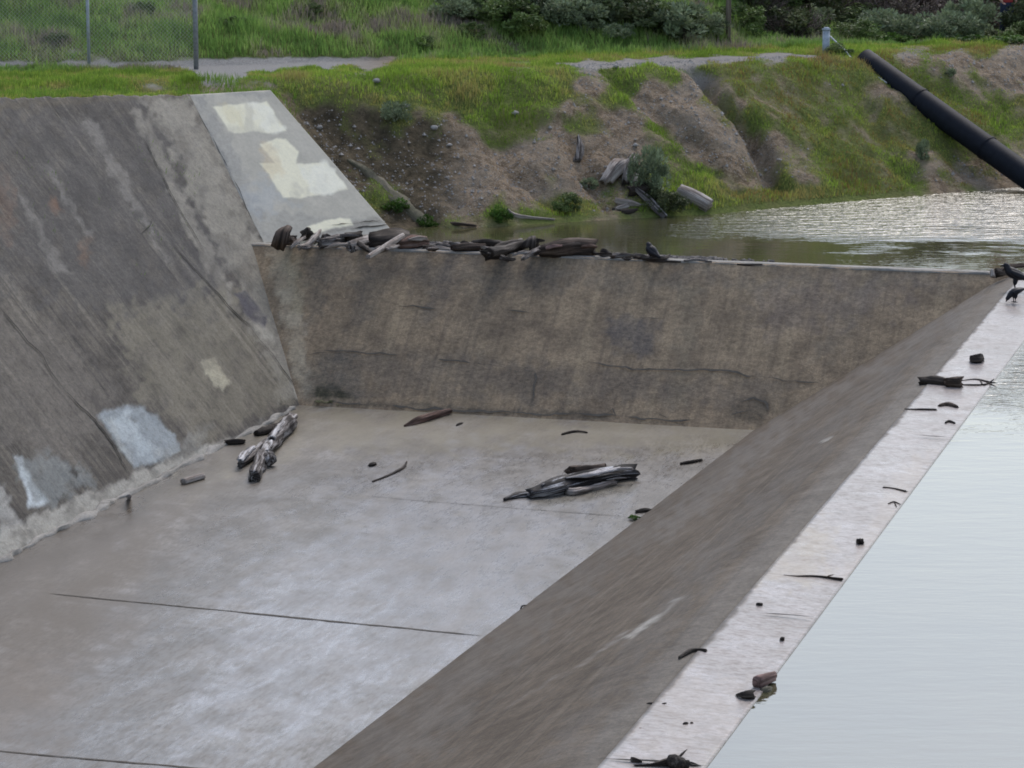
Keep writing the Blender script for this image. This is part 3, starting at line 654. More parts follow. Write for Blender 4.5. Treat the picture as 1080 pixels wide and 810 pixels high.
Pt = np.array(Pt); UV = np.array(UV)
nS = np.cross(Pt[50, 40] - Pt[49, 40], Pt[50, 41] - Pt[50, 40]); nS = ND(nS); nS = nS if nS[2] > 0 else -nS
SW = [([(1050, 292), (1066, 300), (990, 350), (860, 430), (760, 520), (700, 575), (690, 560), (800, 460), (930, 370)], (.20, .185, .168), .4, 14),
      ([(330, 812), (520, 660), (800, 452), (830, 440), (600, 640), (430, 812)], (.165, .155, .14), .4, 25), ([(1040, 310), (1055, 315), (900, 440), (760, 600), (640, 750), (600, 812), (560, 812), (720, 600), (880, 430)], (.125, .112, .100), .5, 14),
      ([(690, 650), (705, 645), (668, 672), (655, 675)], (.42, .40, .36), .8, 2), ([(655, 668), (665, 665), (615, 700), (590, 715)], (.33, .31, .28), .5, 3), ([(712, 633), (722, 630), (700, 645)], (.42, .40, .36), .7, 2), ([(865, 465), (880, 460), (870, 467)], (.42, .40, .36), .7, 2), ([(590, 710), (600, 705), (540, 745), (535, 747)], (.30, .28, .25), .5, 3)]
side = empty('side_weir', (K0[0], K0[1], 0)); bpy.context.view_layer.update()
tag(side, 'long side weir with dark slope and pale wet crest strip beside open water', 'weir')
def put(o, par): o.parent = par; o.matrix_parent_inverse = par.matrix_world.inverted(); return o
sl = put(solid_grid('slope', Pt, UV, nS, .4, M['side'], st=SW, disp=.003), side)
fr_ = np.concatenate([np.broadcast_to(sstep(.88, 1.0, fs)[None, :], Pt.shape[:2]).ravel()] * 2); nV = len(sl.data.vertices); av = np.zeros(nV, np.float32); cv = np.zeros(nV * 4, np.float32)
sl.data.attributes['stain_sheen_a'].data.foreach_get('value', av); sl.data.attributes['stain_sheen'].data.foreach_get('color', cv); cv = cv.reshape(-1, 4)
cv[:, :3] = cv[:, :3] * (1 - fr_[:, None]) + np.array([.135, .12, .102])[None] * fr_[:, None]
sl.data.attributes['stain_sheen_a'].data.foreach_set('value', np.maximum(av, fr_ * .8).astype(np.float32)); sl.data.attributes['stain_sheen'].data.foreach_set('color', cv.ravel().astype(np.float32))
# crest strip (slightly dished, wet)
cs = np.linspace(0, 1, 22); Pt = []; UV = []; dry = []
for i, t in enumerate(tt):
    k_ = K0 + dK * t; wv = WE0 + dW * line_x(WE0, dW, k_, np.array([-dK[1], dK[0], 0]))
    jit = (fbm(np.array(t * .9), np.array(0.), 0, 4, 17) - .5) * .10 + (fbm(np.array(t * 6.), np.array(0.), 0, 3, 19) - .5) * .09
    Lc = np.linalg.norm((wv - k_)[:2]); row = []; ur = []; dr = []
    for c in cs:
        p = k_ + (wv - k_) * c; p[2] = .034 - .024 * c; row.append(p); ur.append((t, c * Lc)); dr.append(sstep(.07, -.03, c * Lc - jit - .02))
    Pt.append(row); UV.append(ur); dry.append(dr)
Pt = np.array(Pt); UV = np.array(UV); dry = np.array(dry, float)
CSt = [([(800, 560), (880, 555), (870, 610), (780, 615)], (.34, .27, .18), .55, 15), ([(700, 720), (800, 720), (760, 810), (660, 810)], (.36, .30, .25), .35, 25), ([(1040, 400), (1015, 440), (1005, 440), (1030, 400)], (.33, .27, .24), .5, 8), ([(960, 480), (990, 470), (900, 620), (880, 615)], (.33, .27, .22), .5, 8), ([(760, 790), (745, 812), (735, 812), (752, 788)], (.3, .27, .22), .5, 5), ([(985, 350), (1030, 350), (990, 400), (960, 395)], (.28, .24, .21), .4, 8)]
CSt = [(p, c, a, s_) for p, c, a, s_ in CSt]
so = solid_grid('crest_strip', Pt, UV, np.array([0, 0, 1.0]), .9, M['crest'], st=CSt, disp=.003, extra={'dry': dry})
# the dry edge of the strip carries the darker slope colour
a_ = so.data.attributes['stain_sheen_a']; c_ = so.data.attributes['stain_sheen']; nV = len(so.data.vertices)
av = np.zeros(nV, np.float32); a_.data.foreach_get('value', av); cv = np.zeros(nV * 4, np.float32); c_.data.foreach_get('color', cv); cv = cv.reshape(-1, 4)
dd = np.concatenate([dry.ravel()] * 2); cv[:, :3] = cv[:, :3] * (1 - dd[:, None]) + np.array([.135, .12, .102])[None] * dd[:, None]; av = np.maximum(av, dd)
a_.data.foreach_set('value', av.astype(np.float32)); c_.data.foreach_set('color', cv.astype(np.float32).ravel()); put(so, side)
UPZ = np.array([0, 0, 1.0]); O0 = np.array([0, 0, .04])
for i, pp in enumerate([[(775, 645), (815, 648), (858, 651)], [(632, 800), (690, 803), (745, 808)], [(962, 459), (1010, 462)], [(700, 560), (705, 560)][:0]]):
    if pp: put(ribbon('joint', pp, O0, UPZ, .05, None, M['crack'], jit=.25, lift=.006, seed=70 + i), side)
# ------------------------------------------------------------------ channel floor
dF = -dB; nF = np.array([-dF[1], dF[0], 0])
us = np.linspace(-2, 16, 120); ts = np.concatenate([np.linspace(-46, -24, 20)[:-1], np.arange(-24, 2.0, .14)])
Pt = np.array([[B + dF * t - nF * u for u in us] for t in ts]); Pt[..., 2] = ZF
UV = np.stack(np.broadcast_arrays(us[None, :], ts[:, None]), -1)
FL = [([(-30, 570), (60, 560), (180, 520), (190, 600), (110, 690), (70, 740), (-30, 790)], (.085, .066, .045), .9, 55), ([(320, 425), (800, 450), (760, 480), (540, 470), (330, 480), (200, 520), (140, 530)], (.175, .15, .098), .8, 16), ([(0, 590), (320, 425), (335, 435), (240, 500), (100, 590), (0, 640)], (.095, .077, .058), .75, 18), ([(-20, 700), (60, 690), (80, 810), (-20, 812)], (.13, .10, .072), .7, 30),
      ([(390, 520), (520, 500), (640, 560), (560, 680), (380, 760), (200, 790), (250, 620)], (.36, .36, .385), .4, 60), ([(560, 520), (680, 500), (665, 520), (600, 535), (560, 535)], (.12, .11, .08), .6, 6), ([(240, 490), (300, 470), (300, 500), (260, 515)], (.14, .125, .105), .6, 8)] + [([(x, y), (x + 6, y + 3), (x + L * .86, y - L * .52 + 2), (x + L * .85, y - L * .52 - 2)], (.085, .068, .048), a, 7) for x, y, L, a in [(-5, 640, 190, .55), (10, 700, 200, .5), (20, 745, 150, .5), (60, 690, 160, .4), (90, 760, 140, .3), (150, 640, 150, .35), (30, 610, 170, .6), (120, 585, 170, .45), (200, 720, 180, .25), (260, 600, 160, .25)]]  # large blue-grey centre patch is wet sheen painted into the floor colour
px_, py_ = proj(Pt.reshape(-1, 3)); drym = (sstep(70, -60, inpoly(px_ + (fbm(px_ * .03, py_ * .03, 0, 4, 5) - .5) * 120, py_, [(-60, 620), (100, 560), (320, 425), (800, 450), (700, 470), (380, 478), (240, 530), (150, 640), (90, 740), (-60, 800)])) * .7).reshape(Pt.shape[:2])
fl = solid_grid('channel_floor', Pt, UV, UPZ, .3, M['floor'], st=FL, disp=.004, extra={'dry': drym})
tag(fl, kind='structure')
OF = np.array([0, 0, ZF])
for i, (pp, w) in enumerate([([(50, 626), (120, 633), (285, 649), (500, 670), (512, 671)], .05), ([(385, 523), (450, 529), (540, 536), (660, 545)], .02), ([(-10, 792), (60, 798), (180, 808), (250, 815)], .05), ([(325, 426), (345, 429)], .1)]):
    ribbon('expansion_joint', pp, OF, UPZ, w, fl, M['joint'], jit=.12, lift=.006, seed=90 + i, gate=.35)

# ------------------------------------------------------------------ driftwood
def wp(pts, base, rad):
    """pixel points resting on a level surface"""
    rad = list(rad) if hasattr(rad, '__len__') else [rad] * len(pts)
    return [G(x, y, base + r * .9) for (x, y), r in zip(pts, rad)], rad
def log(name, label, cat, mat, tubes, base, group=None, rough=.36, jag=.9, n=14, extra_z=0, lumps=()):
    mb = MB()
    for i, (pts, rad) in enumerate(tubes):
        P = []; rr = []
        if len(pts) == 2 and max(rad) < .06 and jag > .3:       # small chips: blunt, tapering ends
            (x0, y0), (x1, y1) = pts[0][:2], pts[1][:2]; z0_, z1_ = [(q[2] if len(q) > 2 else 0) for q in pts]
            jj = (_h(int(x0), int(y0), 3, 1) - .5) * 1.6
            pts = [(x0 + (x1 - x0) * f, y0 + (y1 - y0) * f + jj * math.sin(math.pi * f), z0_ + (z1_ - z0_) * f) for f in (0, .2, .55, .85, 1)]; rad = [rad[0] * .35, rad[0] * .95, (rad[0] + rad[1]) * .55, rad[1] * .8, rad[1] * .3]
        for q, r_ in zip(pts, rad):
            bz = base + extra_z + (q[2] if len(q) > 2 else 0)
            P.append(G(q[0], q[1], bz + r_ * .85)); rr.append(r_)
        L = sum(np.linalg.norm(P[j + 1] - P[j]) for j in range(len(P) - 1)); sub = max(6, int(L / (max(rr) * .6 + .02)))
        mb.tube(P, rr, n if max(rr) > .03 else 6, rough, jag, seed=(len(label) * 3 + i * 5 + int(pts[0][0])) % 97, sub=min(sub, 60))
    for (x, y, h, r_) in lumps: mb.lump(G(x, y, base + h), r_, seed=int(x) % 31, rough=.5)
    o = mb.build(name, M[mat]); base_origin(o); return tag(o, label, cat, group)
Fz = ZF + .0; Cz = .04; Sz = .014
DG = 'driftwood jammed along the weir top'
# channel floor
log('driftwood_log', 'forked grey log with two stub legs lying at the foot of the left wall', 'log', 'grey_wood', [([(308, 443), (290, 462), (278, 478), (268, 502)], [.12, .13, .115, .10]), ([(288, 466), (272, 476), (254, 490)], [.10, .085, .06])], Fz, lumps=[(283, 484, .12, (.13, .16, .11))])
log('driftwood_log', 'dark broken wood chunk half hidden behind the forked grey log', 'log', 'dark_wood', [([(271, 457), (282, 453), (296, 448)], [.05, .07, .05])], Fz)
log('driftwood_piece', 'flat dark bark piece at the wall foot, left of the forked log', 'driftwood', 'dark_wood', [([(239, 467), (248, 466), (257, 466)], [.04, .05, .035])], Fz)
log('driftwood_log', 'long black split log with white peeled streaks in the middle of the channel floor', 'log', 'split_wood', [([(559, 521), (585, 515), (620, 506), (650, 500), (668, 499)], [.08, .12, .13, .12, .10]), ([(562, 521), (545, 523), (532, 527)], [.045, .04, .022])], Fz)
def strip(parent, pxs, rad, h, mat):
    mb = MB(); P = [G(x, y, Fz + h) for x, y in pxs]; mb.tube(P, rad, 9, .5, 1.2, seed=int(pxs[0][0]) % 17, flat=.45, sub=26)
    o = mb.build('peeled_wood', M[mat], parent); bpy.context.view_layer.update(); o.matrix_parent_inverse = parent.matrix_world.inverted()
slog = bpy.data.objects[[o.name for o in bpy.data.objects if o.get('label', '').startswith('long black split log')][0]]
strip(slog, [(597, 504), (615, 501), (632, 498), (652, 494)], [.02, .07, .08, .05], .235, 'peeled'); strip(slog, [(640, 497), (652, 495), (664, 494)], [.04, .06, .05], .225, 'peeled'); strip(slog, [(572, 511), (588, 507), (604, 504)], [.02, .045, .02], .2, 'peeled'); strip(slog, [(640, 506), (652, 504), (660, 504)], [.01, .03, .01], .11, 'peeled')
flog = bpy.data.objects[[o.name for o in bpy.data.objects if o.get('label', '').startswith('forked grey log')][0]]
strip(flog, [(303, 441), (292, 452), (286, 461)], [.03, .06, .06], .235, 'peeled'); strip(flog, [(267, 471), (260, 478), (254, 485)], [.04, .06, .05], .165, 'peeled'); strip(flog, [(286, 463), (283, 470), (281, 475)], [.03, .05, .03], .2, 'peeled')
log('driftwood_branch', 'pale forked branch lying against the near side of the black split log', 'branch', 'pale_wood', [([(594, 512), (602, 519), (622, 515), (647, 509)], [.045, .055, .05, .045])], Fz)
log('driftwood_piece', 'short dark broken slab lying behind the black split log', 'driftwood', 'brown_wood', [([(602, 497), (618, 495), (638, 494)], [.08, .06, .05])], Fz)
log('driftwood_stick', 'reddish tapered stick near the foot of the far weir', 'stick', 'red_wood', [([(427, 449), (440, 444), (458, 438), (474, 434)], [.018, .055, .065, .05])], Fz)
log('twig', 'thin hooked twig left of centre on the channel floor', 'twig', 'dark_wood', [([(393, 508), (410, 501), (424, 494), (429, 487)], [.014, .018, .02, .012]), ([(424, 494), (429, 492)], [.014, .009])], Fz)
log('twig', 'short dark twig near the weir foot, right of the centre of the floor', 'twig', 'dark_wood', [([(593, 458), (605, 455), (619, 456)], [.018, .022, .016])], Fz)
log('driftwood_stick', 'short dark stick near the far right corner of the channel floor', 'stick', 'dark_wood', [([(718, 489), (729, 487), (740, 485)], [.022, .03, .022])], Fz)
log('driftwood_stick', 'short cut brown stub lying alone near the left wall', 'stick', 'pale_wood', [([(193, 508), (214, 502)], [.05, .05])], Fz, jag=.1, rough=.1)
log('wooden_peg', 'small pale upright peg standing at the foot of the left wall', 'peg', 'pale_wood', [([(136, 524), (136, 524, .14)], [.04, .038])], Fz, jag=.1, rough=.1)
log('driftwood_piece', 'small dark wood lump beside the hooked twig', 'driftwood', 'dark_wood', [([(389, 491), (397, 489)], [.035, .03])], Fz)
log('driftwood_piece', 'tiny dark chip right of the reddish stick', 'driftwood', 'dark_wood', [([(481, 449), (488, 446)], [.02, .02])], Fz)
log('driftwood_piece', 'dark bark scrap beside the green weed at the slope foot', 'driftwood', 'dark_wood', [([(671, 540), (680, 538), (690, 539)], [.02, .035, .02])], Fz)
log('twig', 'tiny upright twig at the slope foot lower down the channel', 'twig', 'dark_wood', [([(549, 642), (551, 638, .06)], [.012, .008]), ([(550.2, 640, .03), (556, 638, .05)], [.012, .006])], Fz)
# crest strip
log('driftwood_log', 'black stubby log across the wet crest strip with a knobbly lump beside it', 'log', 'dark_wood', [([(971, 402), (985, 402), (998, 404)], [.055, .06, .05])], Sz)
log('driftwood_piece', 'knobbly dark lump at the end of the black stubby log', 'driftwood', 'brown_wood', [([(999, 404), (1012, 404)], [.07, .075])], Sz, rough=.5)
log('twig', 'long wiry twigs reaching from the knobbly lump over the water edge', 'twig', 'dark_wood', [([(1012, 402), (1028, 400), (1040, 402), (1050, 404)], [.010, .012, .012, .008]), ([(1012, 406), (1032, 406), (1044, 404)], [.010, .012, .008]), ([(1034, 401), (1038, 406), (1048, 400)], [.01, .01, .008]), ([(1040, 403), (1052, 409)], [.008, .005])], Sz)
log('driftwood_piece', 'dark oblong bark lump on the crest strip nearest the crows', 'driftwood', 'dark_wood', [([(1024, 380), (1037, 379)], [.055, .05])], Sz, rough=.5)
log('driftwood_stick', 'straight thin dark stick across the crest strip beyond its middle', 'stick', 'dark_wood', [([(955, 432), (970, 432), (987, 432)], [.018, .022, .02])], Sz)
log('driftwood_piece', 'curved bark chip right of the straight thin stick', 'driftwood', 'brown_wood', [([(991, 428), (999, 426), (1009, 429)], [.02, .03, .02])], Sz)
log('driftwood_piece', 'small twiggy scrap by the water edge below the curved bark chip', 'driftwood', 'dark_wood', [([(997, 446), (1001, 444), (1007, 446)], [.012, .018, .012])], Sz)
log('twig', 'thin twig with a forked end touching the water, middle of the crest', 'twig', 'dark_wood', [([(932, 514), (942, 515), (955, 518)], [.012, .010, .010]), ([(950, 516.5), (958, 518.5)], [.007, .004])], Sz)
log('twig', 'tiny forked twig at the water edge, just below the thin forked-end twig', 'twig', 'dark_wood', [([(937, 531), (943, 529), (950, 532)], [.007, .008, .004]), ([(943, 529), (946, 535)], [.006, .004])], Sz)
log('driftwood_piece', 'round black lump near the water edge in the middle of the crest', 'driftwood', 'dark_wood', [([(905, 571), (910, 571)], [.035, .03])], Sz)
log('twig', 'long brown twig lying across the crest down to the water edge', 'twig', 'brown_wood', [([(827, 607), (842, 608), (862, 608), (888, 611)], [.010, .012, .013, .016]), ([(870, 609), (880, 606)], [.008, .004])], Sz)
log('driftwood_piece', 'flat dark chip just beyond the joint in the crest', 'driftwood', 'dark_wood', [([(798, 638), (804, 638)], [.02, .02])], Sz)
log('driftwood_piece', 'tiny dark lump just below the joint in the crest', 'driftwood', 'dark_wood', [([(823, 675), (827, 673)], [.018, .02])], Sz)
log('twig', 'bent dark twig on the dry inner edge of the crest', 'twig', 'dark_wood', [([(716, 694), (728, 687), (738, 686), (745, 687)], [.012, .02, .02, .022])], Sz)
log('driftwood_log', 'short pinkish cut log hanging over the water edge', 'log', 'pink_wood', [([(798, 720), (804, 717), (815, 713)], [.05, .055, .045])], Sz, rough=.2, jag=.2)
log('driftwood_piece', 'rounded black lump with a pointed tip beside the pinkish log', 'driftwood', 'dark_wood', [([(777, 733), (785, 733), (793, 732)], [.01, .035, .04])], Sz)
log('driftwood_piece', 'pair of small dark chips, flat one first, at the dry edge of the crest', 'driftwood', 'dark_wood', [([(682, 742), (693, 743)], [.012, .016]), ([(698, 743), (704, 742)], [.016, .012])], Sz)
log('driftwood_piece', 'two tiny dark scraps in the centre of the near crest', 'driftwood', 'dark_wood', [([(720, 764), (726, 763)], [.013, .015]), ([(728, 763), (731, 763)], [.01, .01])], Sz)
log('driftwood_piece', 'small reddish chip on the near crest', 'driftwood', 'red_wood', [([(672, 769), (679, 768)], [.011, .011])], Sz)
log('driftwood_branch', 'ragged dark root clump with spiky twigs at the bottom edge of the photo', 'branch', 'dark_wood', [([(670, 808), (690, 807), (705, 804)], [.016, .02, .04]), ([(715, 800), (725, 790, .05)], [.012, .006]), ([(724, 804), (740, 808)], [.02, .006])], Sz, lumps=[(712, 804, .05, (.09, .08, .065)), (722, 806, .03, (.05, .05, .035))])
log('driftwood_piece', 'flat oval bark chip above the ragged root clump', 'driftwood', 'brown_wood', [([(666, 801), (676, 803)], [.028, .025])], Sz)
log('driftwood_piece', 'greenish sunken wood lump in the water beside the pinkish log', 'driftwood', 'kerb', [([(802, 731), (812, 727)], [.045, .05])], -.045)
# weir top
log('driftwood_stump', 'upright dark stump chunk at the left end of the jam', 'stump', 'brown_wood', [([(297, 256), (299, 250, .12), (303, 243, .25)], [.11, .12, .08]), ([(299, 255, .06), (312, 253, .05)], [.08, .04])], Cz, DG, rough=.5, jag=1)
log('driftwood_branch', 'pale curved branch hanging over the weir edge beside the upright stump', 'branch', 'pale_wood', [([(316, 262), (325, 258), (332, 251, .08), (338, 243, .15)], [.05, .055, .05, .03])], Cz, DG)
log('driftwood_piece', 'dark blocky chunk leaning on the wing wall above the pale curved branch', 'driftwood', 'dark_wood', [([(320, 250), (326, 244, .16)], [.09, .07])], Cz, DG, rough=.5)
log('driftwood_log', 'grey log end with a spiky fork in the left part of the jam', 'log', 'grey_wood', [([(338, 257), (355, 254), (375, 251)], [.08, .10, .09]), ([(338, 255), (333, 246, .12)], [.04, .02])], Cz, DG, rough=.4)
log('driftwood_log', 'dark round log end right of the spiky grey log', 'log', 'dark_wood', [([(366, 252, .03), (380, 250, .05)], [.10, .09])], Cz, DG, rough=.4)
log('driftwood_log', 'white bleached log lying along the jam under the crossing pole', 'log', 'pale_wood', [([(368, 258), (385, 254), (402, 250), (414, 249)], [.06, .075, .07, .05])], Cz, DG)
log('driftwood_branch', 'short dark branch poking over the weir edge below the bleached log', 'branch', 'dark_wood', [([(378, 257), (386, 262), (392, 266)], [.05, .045, .03])], Cz, DG)
log('driftwood_pole', 'straight pale pole crossing the jam and overhanging the weir edge', 'pole', 'pale_wood', [([(388, 271), (406, 260, .05), (424, 249, .1)], [.045, .055, .06])], Cz + .05, DG, rough=.1, jag=.1)
log('driftwood_log', 'thick black log behind the straight pale pole', 'log', 'dark_wood', [([(394, 255), (415, 253), (432, 252)], [.12, .13, .11])], Cz, DG, rough=.4)
log('driftwood_log', 'splintered reddish brown log end right of the pale pole', 'log', 'red_wood', [([(424, 258), (436, 256), (448, 255)], [.09, .12, .08])], Cz, DG, rough=.5, jag=1.2)
log('driftwood_stick', 'thin black stick lying flat right of the splintered log end', 'stick', 'dark_wood', [([(446, 261), (462, 261), (482, 262)], [.035, .04, .03])], Cz, DG)
log('driftwood_log', 'brown bark covered log in the middle of the jam with a pale top', 'log', 'brown_wood', [([(480, 262), (494, 261), (510, 261)], [.07, .08, .07])], Cz, DG, rough=.4)
log('driftwood_stick', 'dark knotted stick behind the bark covered log', 'stick', 'dark_wood', [([(500, 257), (515, 256, .05), (528, 257)], [.05, .07, .04])], Cz, DG)
log('driftwood_log', 'dark forked log with its thick end over the weir edge', 'log', 'dark_wood', [([(514, 268), (532, 264), (548, 259, .03), (562, 256, .08)], [.10, .09, .075, .05]), ([(520, 264), (536, 257, .08), (551, 255, .1)], [.06, .05, .035])], Cz, DG, rough=.4)
log('driftwood_stump', 'jagged root knob sticking up in the middle of the jam', 'stump', 'dark_wood', [([(558, 261), (560, 254, .14), (561, 250, .22)], [.11, .09, .03]), ([(562, 258), (567, 253, .15)], [.07, .03])], Cz, DG, rough=.6, jag=1.2)
log('driftwood_branch', 'splintered grey branch poking over the edge left of the thick log', 'branch', 'grey_wood', [([(551, 273), (561, 267), (574, 261, .04), (588, 258, .08)], [.03, .055, .06, .04])], Cz, DG, rough=.5, jag=1)
log('driftwood_log', 'thickest dark brown log of the jam with a splintered right end', 'log', 'brown_wood', [([(572, 265), (588, 263), (606, 261), (626, 262)], [.10, .145, .16, .14])], Cz, DG, rough=.22, jag=.7, n=16)
log('driftwood_piece', 'small dark chunk just right of the thickest log', 'driftwood', 'dark_wood', [([(633, 268), (645, 268)], [.055, .045])], Cz, DG, rough=.5)
log('driftwood_stick', 'flat dark stick lying between the small chunk and the perched crow', 'stick', 'brown_wood', [([(645, 271), (660, 270), (676, 272)], [.03, .035, .025])], Cz, DG)
log('driftwood_branch', 'black upturned branch under the perched crow', 'branch', 'dark_wood', [([(670, 269), (686, 273), (700, 273), (706, 269, .04)], [.035, .045, .03, .02])], Cz, DG)
log('driftwood_stick', 'thin black stick flat on the weir right of the perched crow', 'stick', 'dark_wood', [([(692, 276), (704, 276), (718, 276)], [.02, .028, .018])], Cz, DG)
log('driftwood_stick', 'grey thin stick at the water edge right of the black sticks', 'stick', 'grey_wood', [([(722, 275), (735, 274), (750, 276)], [.02, .022, .018])], Cz, DG)
log('driftwood_stick', 'last lone dark stick at the right end of the jam', 'stick', 'dark_wood', [([(778, 279), (790, 279), (804, 279)], [.018, .025, .015])], Cz, DG)
log('driftwood_stick', 'bleached thin stick lying across the bark covered log', 'stick', 'pale_wood', [([(483, 257, .1), (494, 256, .1), (506, 259, .08)], [.022, .025, .02])], Cz, DG)
log('driftwood_stick', 'pale splinter on top of the dark forked log', 'stick', 'pale_wood', [([(528, 256, .08), (540, 255, .1), (550, 252, .12)], [.018, .025, .02])], Cz, DG)
rj = random.Random(21)
JL = ['jagged dark splinter wedged behind the upright stump', 'short grey stick wedged under the pale curved branch', 'knobbly dark stick above the spiky grey log', 'thin pale twig poking up from the spiky grey log', 'small black chunk between the grey and bleached logs', 'thin dark twig rising over the bleached log', 'rough brown chunk under the straight pale pole', 'grey splinter lying on the thick black log', 'dark snag sticking up right of the thick black log', 'black twig lying before the splintered log end', 'grey stick floating behind the flat black stick', 'thin dark twig rising from the bark covered log', 'brown chunk between the bark covered log and the forked log', 'black stick lying under the dark forked log', 'thin snag rising beside the jagged root knob', 'grey splinter lying along the left end of the thickest log', 'black twig behind the right end of the thickest log', 'thin black twig left of the perched crow']
JX = [(305, 247), (322, 256), (346, 247), (352, 249), (372, 258), (392, 247), (404, 259), (416, 247), (444, 250), (456, 258), (468, 255), (490, 255), (512, 262), (536, 268), (566, 251), (578, 258), (630, 262), (662, 268)]
for i, (a_, b_, m_, lb) in enumerate([((307, 258, .06), (322, 247, .16), 'pale_wood', 'white splinter leaning between the upright stump and the dark blocky chunk'), ((344, 259, .05), (366, 254, .14), 'pale_wood', 'pale sliver along the near side of the spiky grey log'), ((352, 247, .1), (378, 246, .18), 'grey_wood', 'grey sliver standing out behind the spiky grey log'), ((400, 262, .05), (421, 256, .1), 'pale_wood', 'short pale sliver below the straight pale pole'), ((432, 250, .16), (450, 249, .12), 'pale_wood', 'pale sliver on top of the splintered log end'), ((452, 259, .06), (474, 259, .07), 'pale_wood', 'white sliver along the flat black stick'), ((466, 254, .05), (492, 256, .08), 'grey_wood', 'long grey sliver left of the bark covered log'), ((508, 258, .1), (524, 262, .08), 'pale_wood', 'white sliver crossing the bark covered log end'), ((541, 266, .04), (560, 262, .08), 'grey_wood', 'grey sliver under the jagged root knob'), ((574, 259, .12), (592, 256, .2), 'pink_wood', 'pinkish splinter on the left shoulder of the thickest log'), ((614, 257, .26), (629, 257, .25), 'red_wood', 'reddish torn splinter at the right end of the thickest log'), ((650, 268, .03), (668, 267, .05), 'grey_wood', 'grey sliver floating left of the perched crow')]):
    log('driftwood_stick', lb, 'stick', m_, [([(a_[0], a_[1] + 3, a_[2]), ((a_[0] + b_[0]) / 2, (a_[1] + b_[1]) / 2 + 2.2, (a_[2] + b_[2]) / 2 + .02), (b_[0], b_[1] + 3, b_[2])], [.02, .036, .018])], Cz, DG, rough=.6, jag=1.5, n=9)
for i, ((x, y), lb) in enumerate(zip(JX, JL)):
    up = rj.uniform(.02, .10) if i % 3 else rj.uniform(.12, .22); L_ = rj.uniform(9, 17); r_ = rj.uniform(.022, .06); sl_ = rj.choice((-1, 1)) * rj.uniform(.1, .5)
    log('driftwood_stick', lb, 'stick', rj.choice(('dark_wood', 'dark_wood', 'brown_wood')) if 'grey' not in lb and 'pale' not in lb else 'grey_wood' if 'grey' in lb else 'pale_wood', [([(x - L_ / 2, y + 4 + sl_ * 3, .03), (x, y + 4 + rj.uniform(-1.5, 1.5), .05), (x + L_ / 2, y + 4 - sl_ * 3, up)], [r_ * .8, r_, r_ * .4])], Cz, DG, rough=.5, jag=1.2)
# arched branch and white stub at the far right end of the weir
log('driftwood_branch', 'thin arched branch above the larger crow at the end of the far weir', 'branch', 'brown_wood', [([(1052, 288), (1056, 285, .06), (1066, 281, .10), (1080, 280, .10), (1095, 283, .04)], [.03, .04, .04, .04, .03])], Cz)
log('driftwood_stump', 'small white stub at the right end of the far weir', 'stump', 'pale_wood', [([(1047, 292), (1046.5, 285, .12)], [.05, .035])], Cz, jag=.2)
log('driftwood_piece', 'dark knot of wood between the white stub and the larger crow', 'driftwood', 'dark_wood', [([(1050, 288), (1058, 288)], [.07, .05])], Cz, rough=.5)

# floating bits behind the weir: nobody could count them
mb = MB(); rr = random.Random(5)
for i in range(620):
    px = rr.choice((rr.uniform(300, 540), rr.uniform(440, 560), rr.uniform(430, 820), rr.uniform(640, 760))); t_ = (px - 280) / 770
    py = 258 + 30 * t_ - rr.uniform(1.5, 9.5 if px < 545 else 4.0)
    p = G(px, py, .01); a = rr.uniform(0, math.pi); L = rr.uniform(.04, .26); d = np.array([math.cos(a), math.sin(a), rr.uniform(-.1, .1)])
    mb.tube([p - d * L / 2, p + d * L / 2], rr.uniform(.008, .04), 5, seed=i)
o = mb.build('floating_debris', M['scum']); tag(o, 'grey floating bark and twig scum behind the weir top', 'debris', kind='stuff')

# ------------------------------------------------------------------ bank wood and stones
def glog(name, label, cat, mat, tubes, group=None, rough=.3, jag=.6, lumps=()):
    mb = MB()
    for i, (pts, rad) in enumerate(tubes):
        P = [on_ground(q[0], q[1]) + np.array([0, 0, r_ * .7 + (q[2] if len(q) > 2 else 0)]) for q, r_ in zip(pts, rad)]
        mb.tube(P, rad, 12 if max(rad) > .04 else 7, rough, jag, seed=int(pts[0][0]) % 53 + i, sub=18)
    for (x, y, h, r_) in lumps: mb.lump(on_ground(x, y) + np.array([0, 0, h]), r_, seed=int(x) % 31, rough=.6)
    return tag(base_origin(mb.build(name, M[mat])), label, cat, group)
glog('driftwood_log', 'thick pale brown log lying on the green bank above the waterline', 'log', 'pale_wood', [([(717, 206), (732, 214), (748, 223)], [.15, .16, .15])], rough=.12, jag=.1)
glog('driftwood_stump', 'pale broken stump left of the big green bush', 'stump', 'pale_wood', [([(641, 196), (650, 188, .08), (659, 181, .1)], [.13, .14, .09])], rough=.5, jag=1)
glog('driftwood_stump', 'white and grey rotten stump touching the big green bush', 'stump', 'grey_wood', [([(660, 197), (663, 188, .1), (668, 180, .15)], [.16, .17, .12])], rough=.6, jag=1)
glog('driftwood_log', 'dark log under the big green bush', 'log', 'dark_wood', [([(664, 205), (680, 204), (694, 202)], [.12, .13, .1])])
glog('driftwood_log', 'slanting grey log on the bank with its foot at the water', 'log', 'grey_wood', [([(672, 209, .12), (686, 220, .06), (701, 231)], [.06, .085, .06])])
glog('driftwood_branch', 'pale forked branch on the bank left of the slanting log', 'branch', 'pale_wood', [([(650, 214), (662, 217), (675, 218)], [.06, .07, .04]), ([(650, 222), (662, 219)], [.04, .05])], rough=.4)
glog('driftwood_branch', 'dark tangled branch low on the bank below the forked branch', 'branch', 'dark_wood', [([(646, 222), (660, 225), (672, 222)], [.03, .045, .03])], rough=.4)
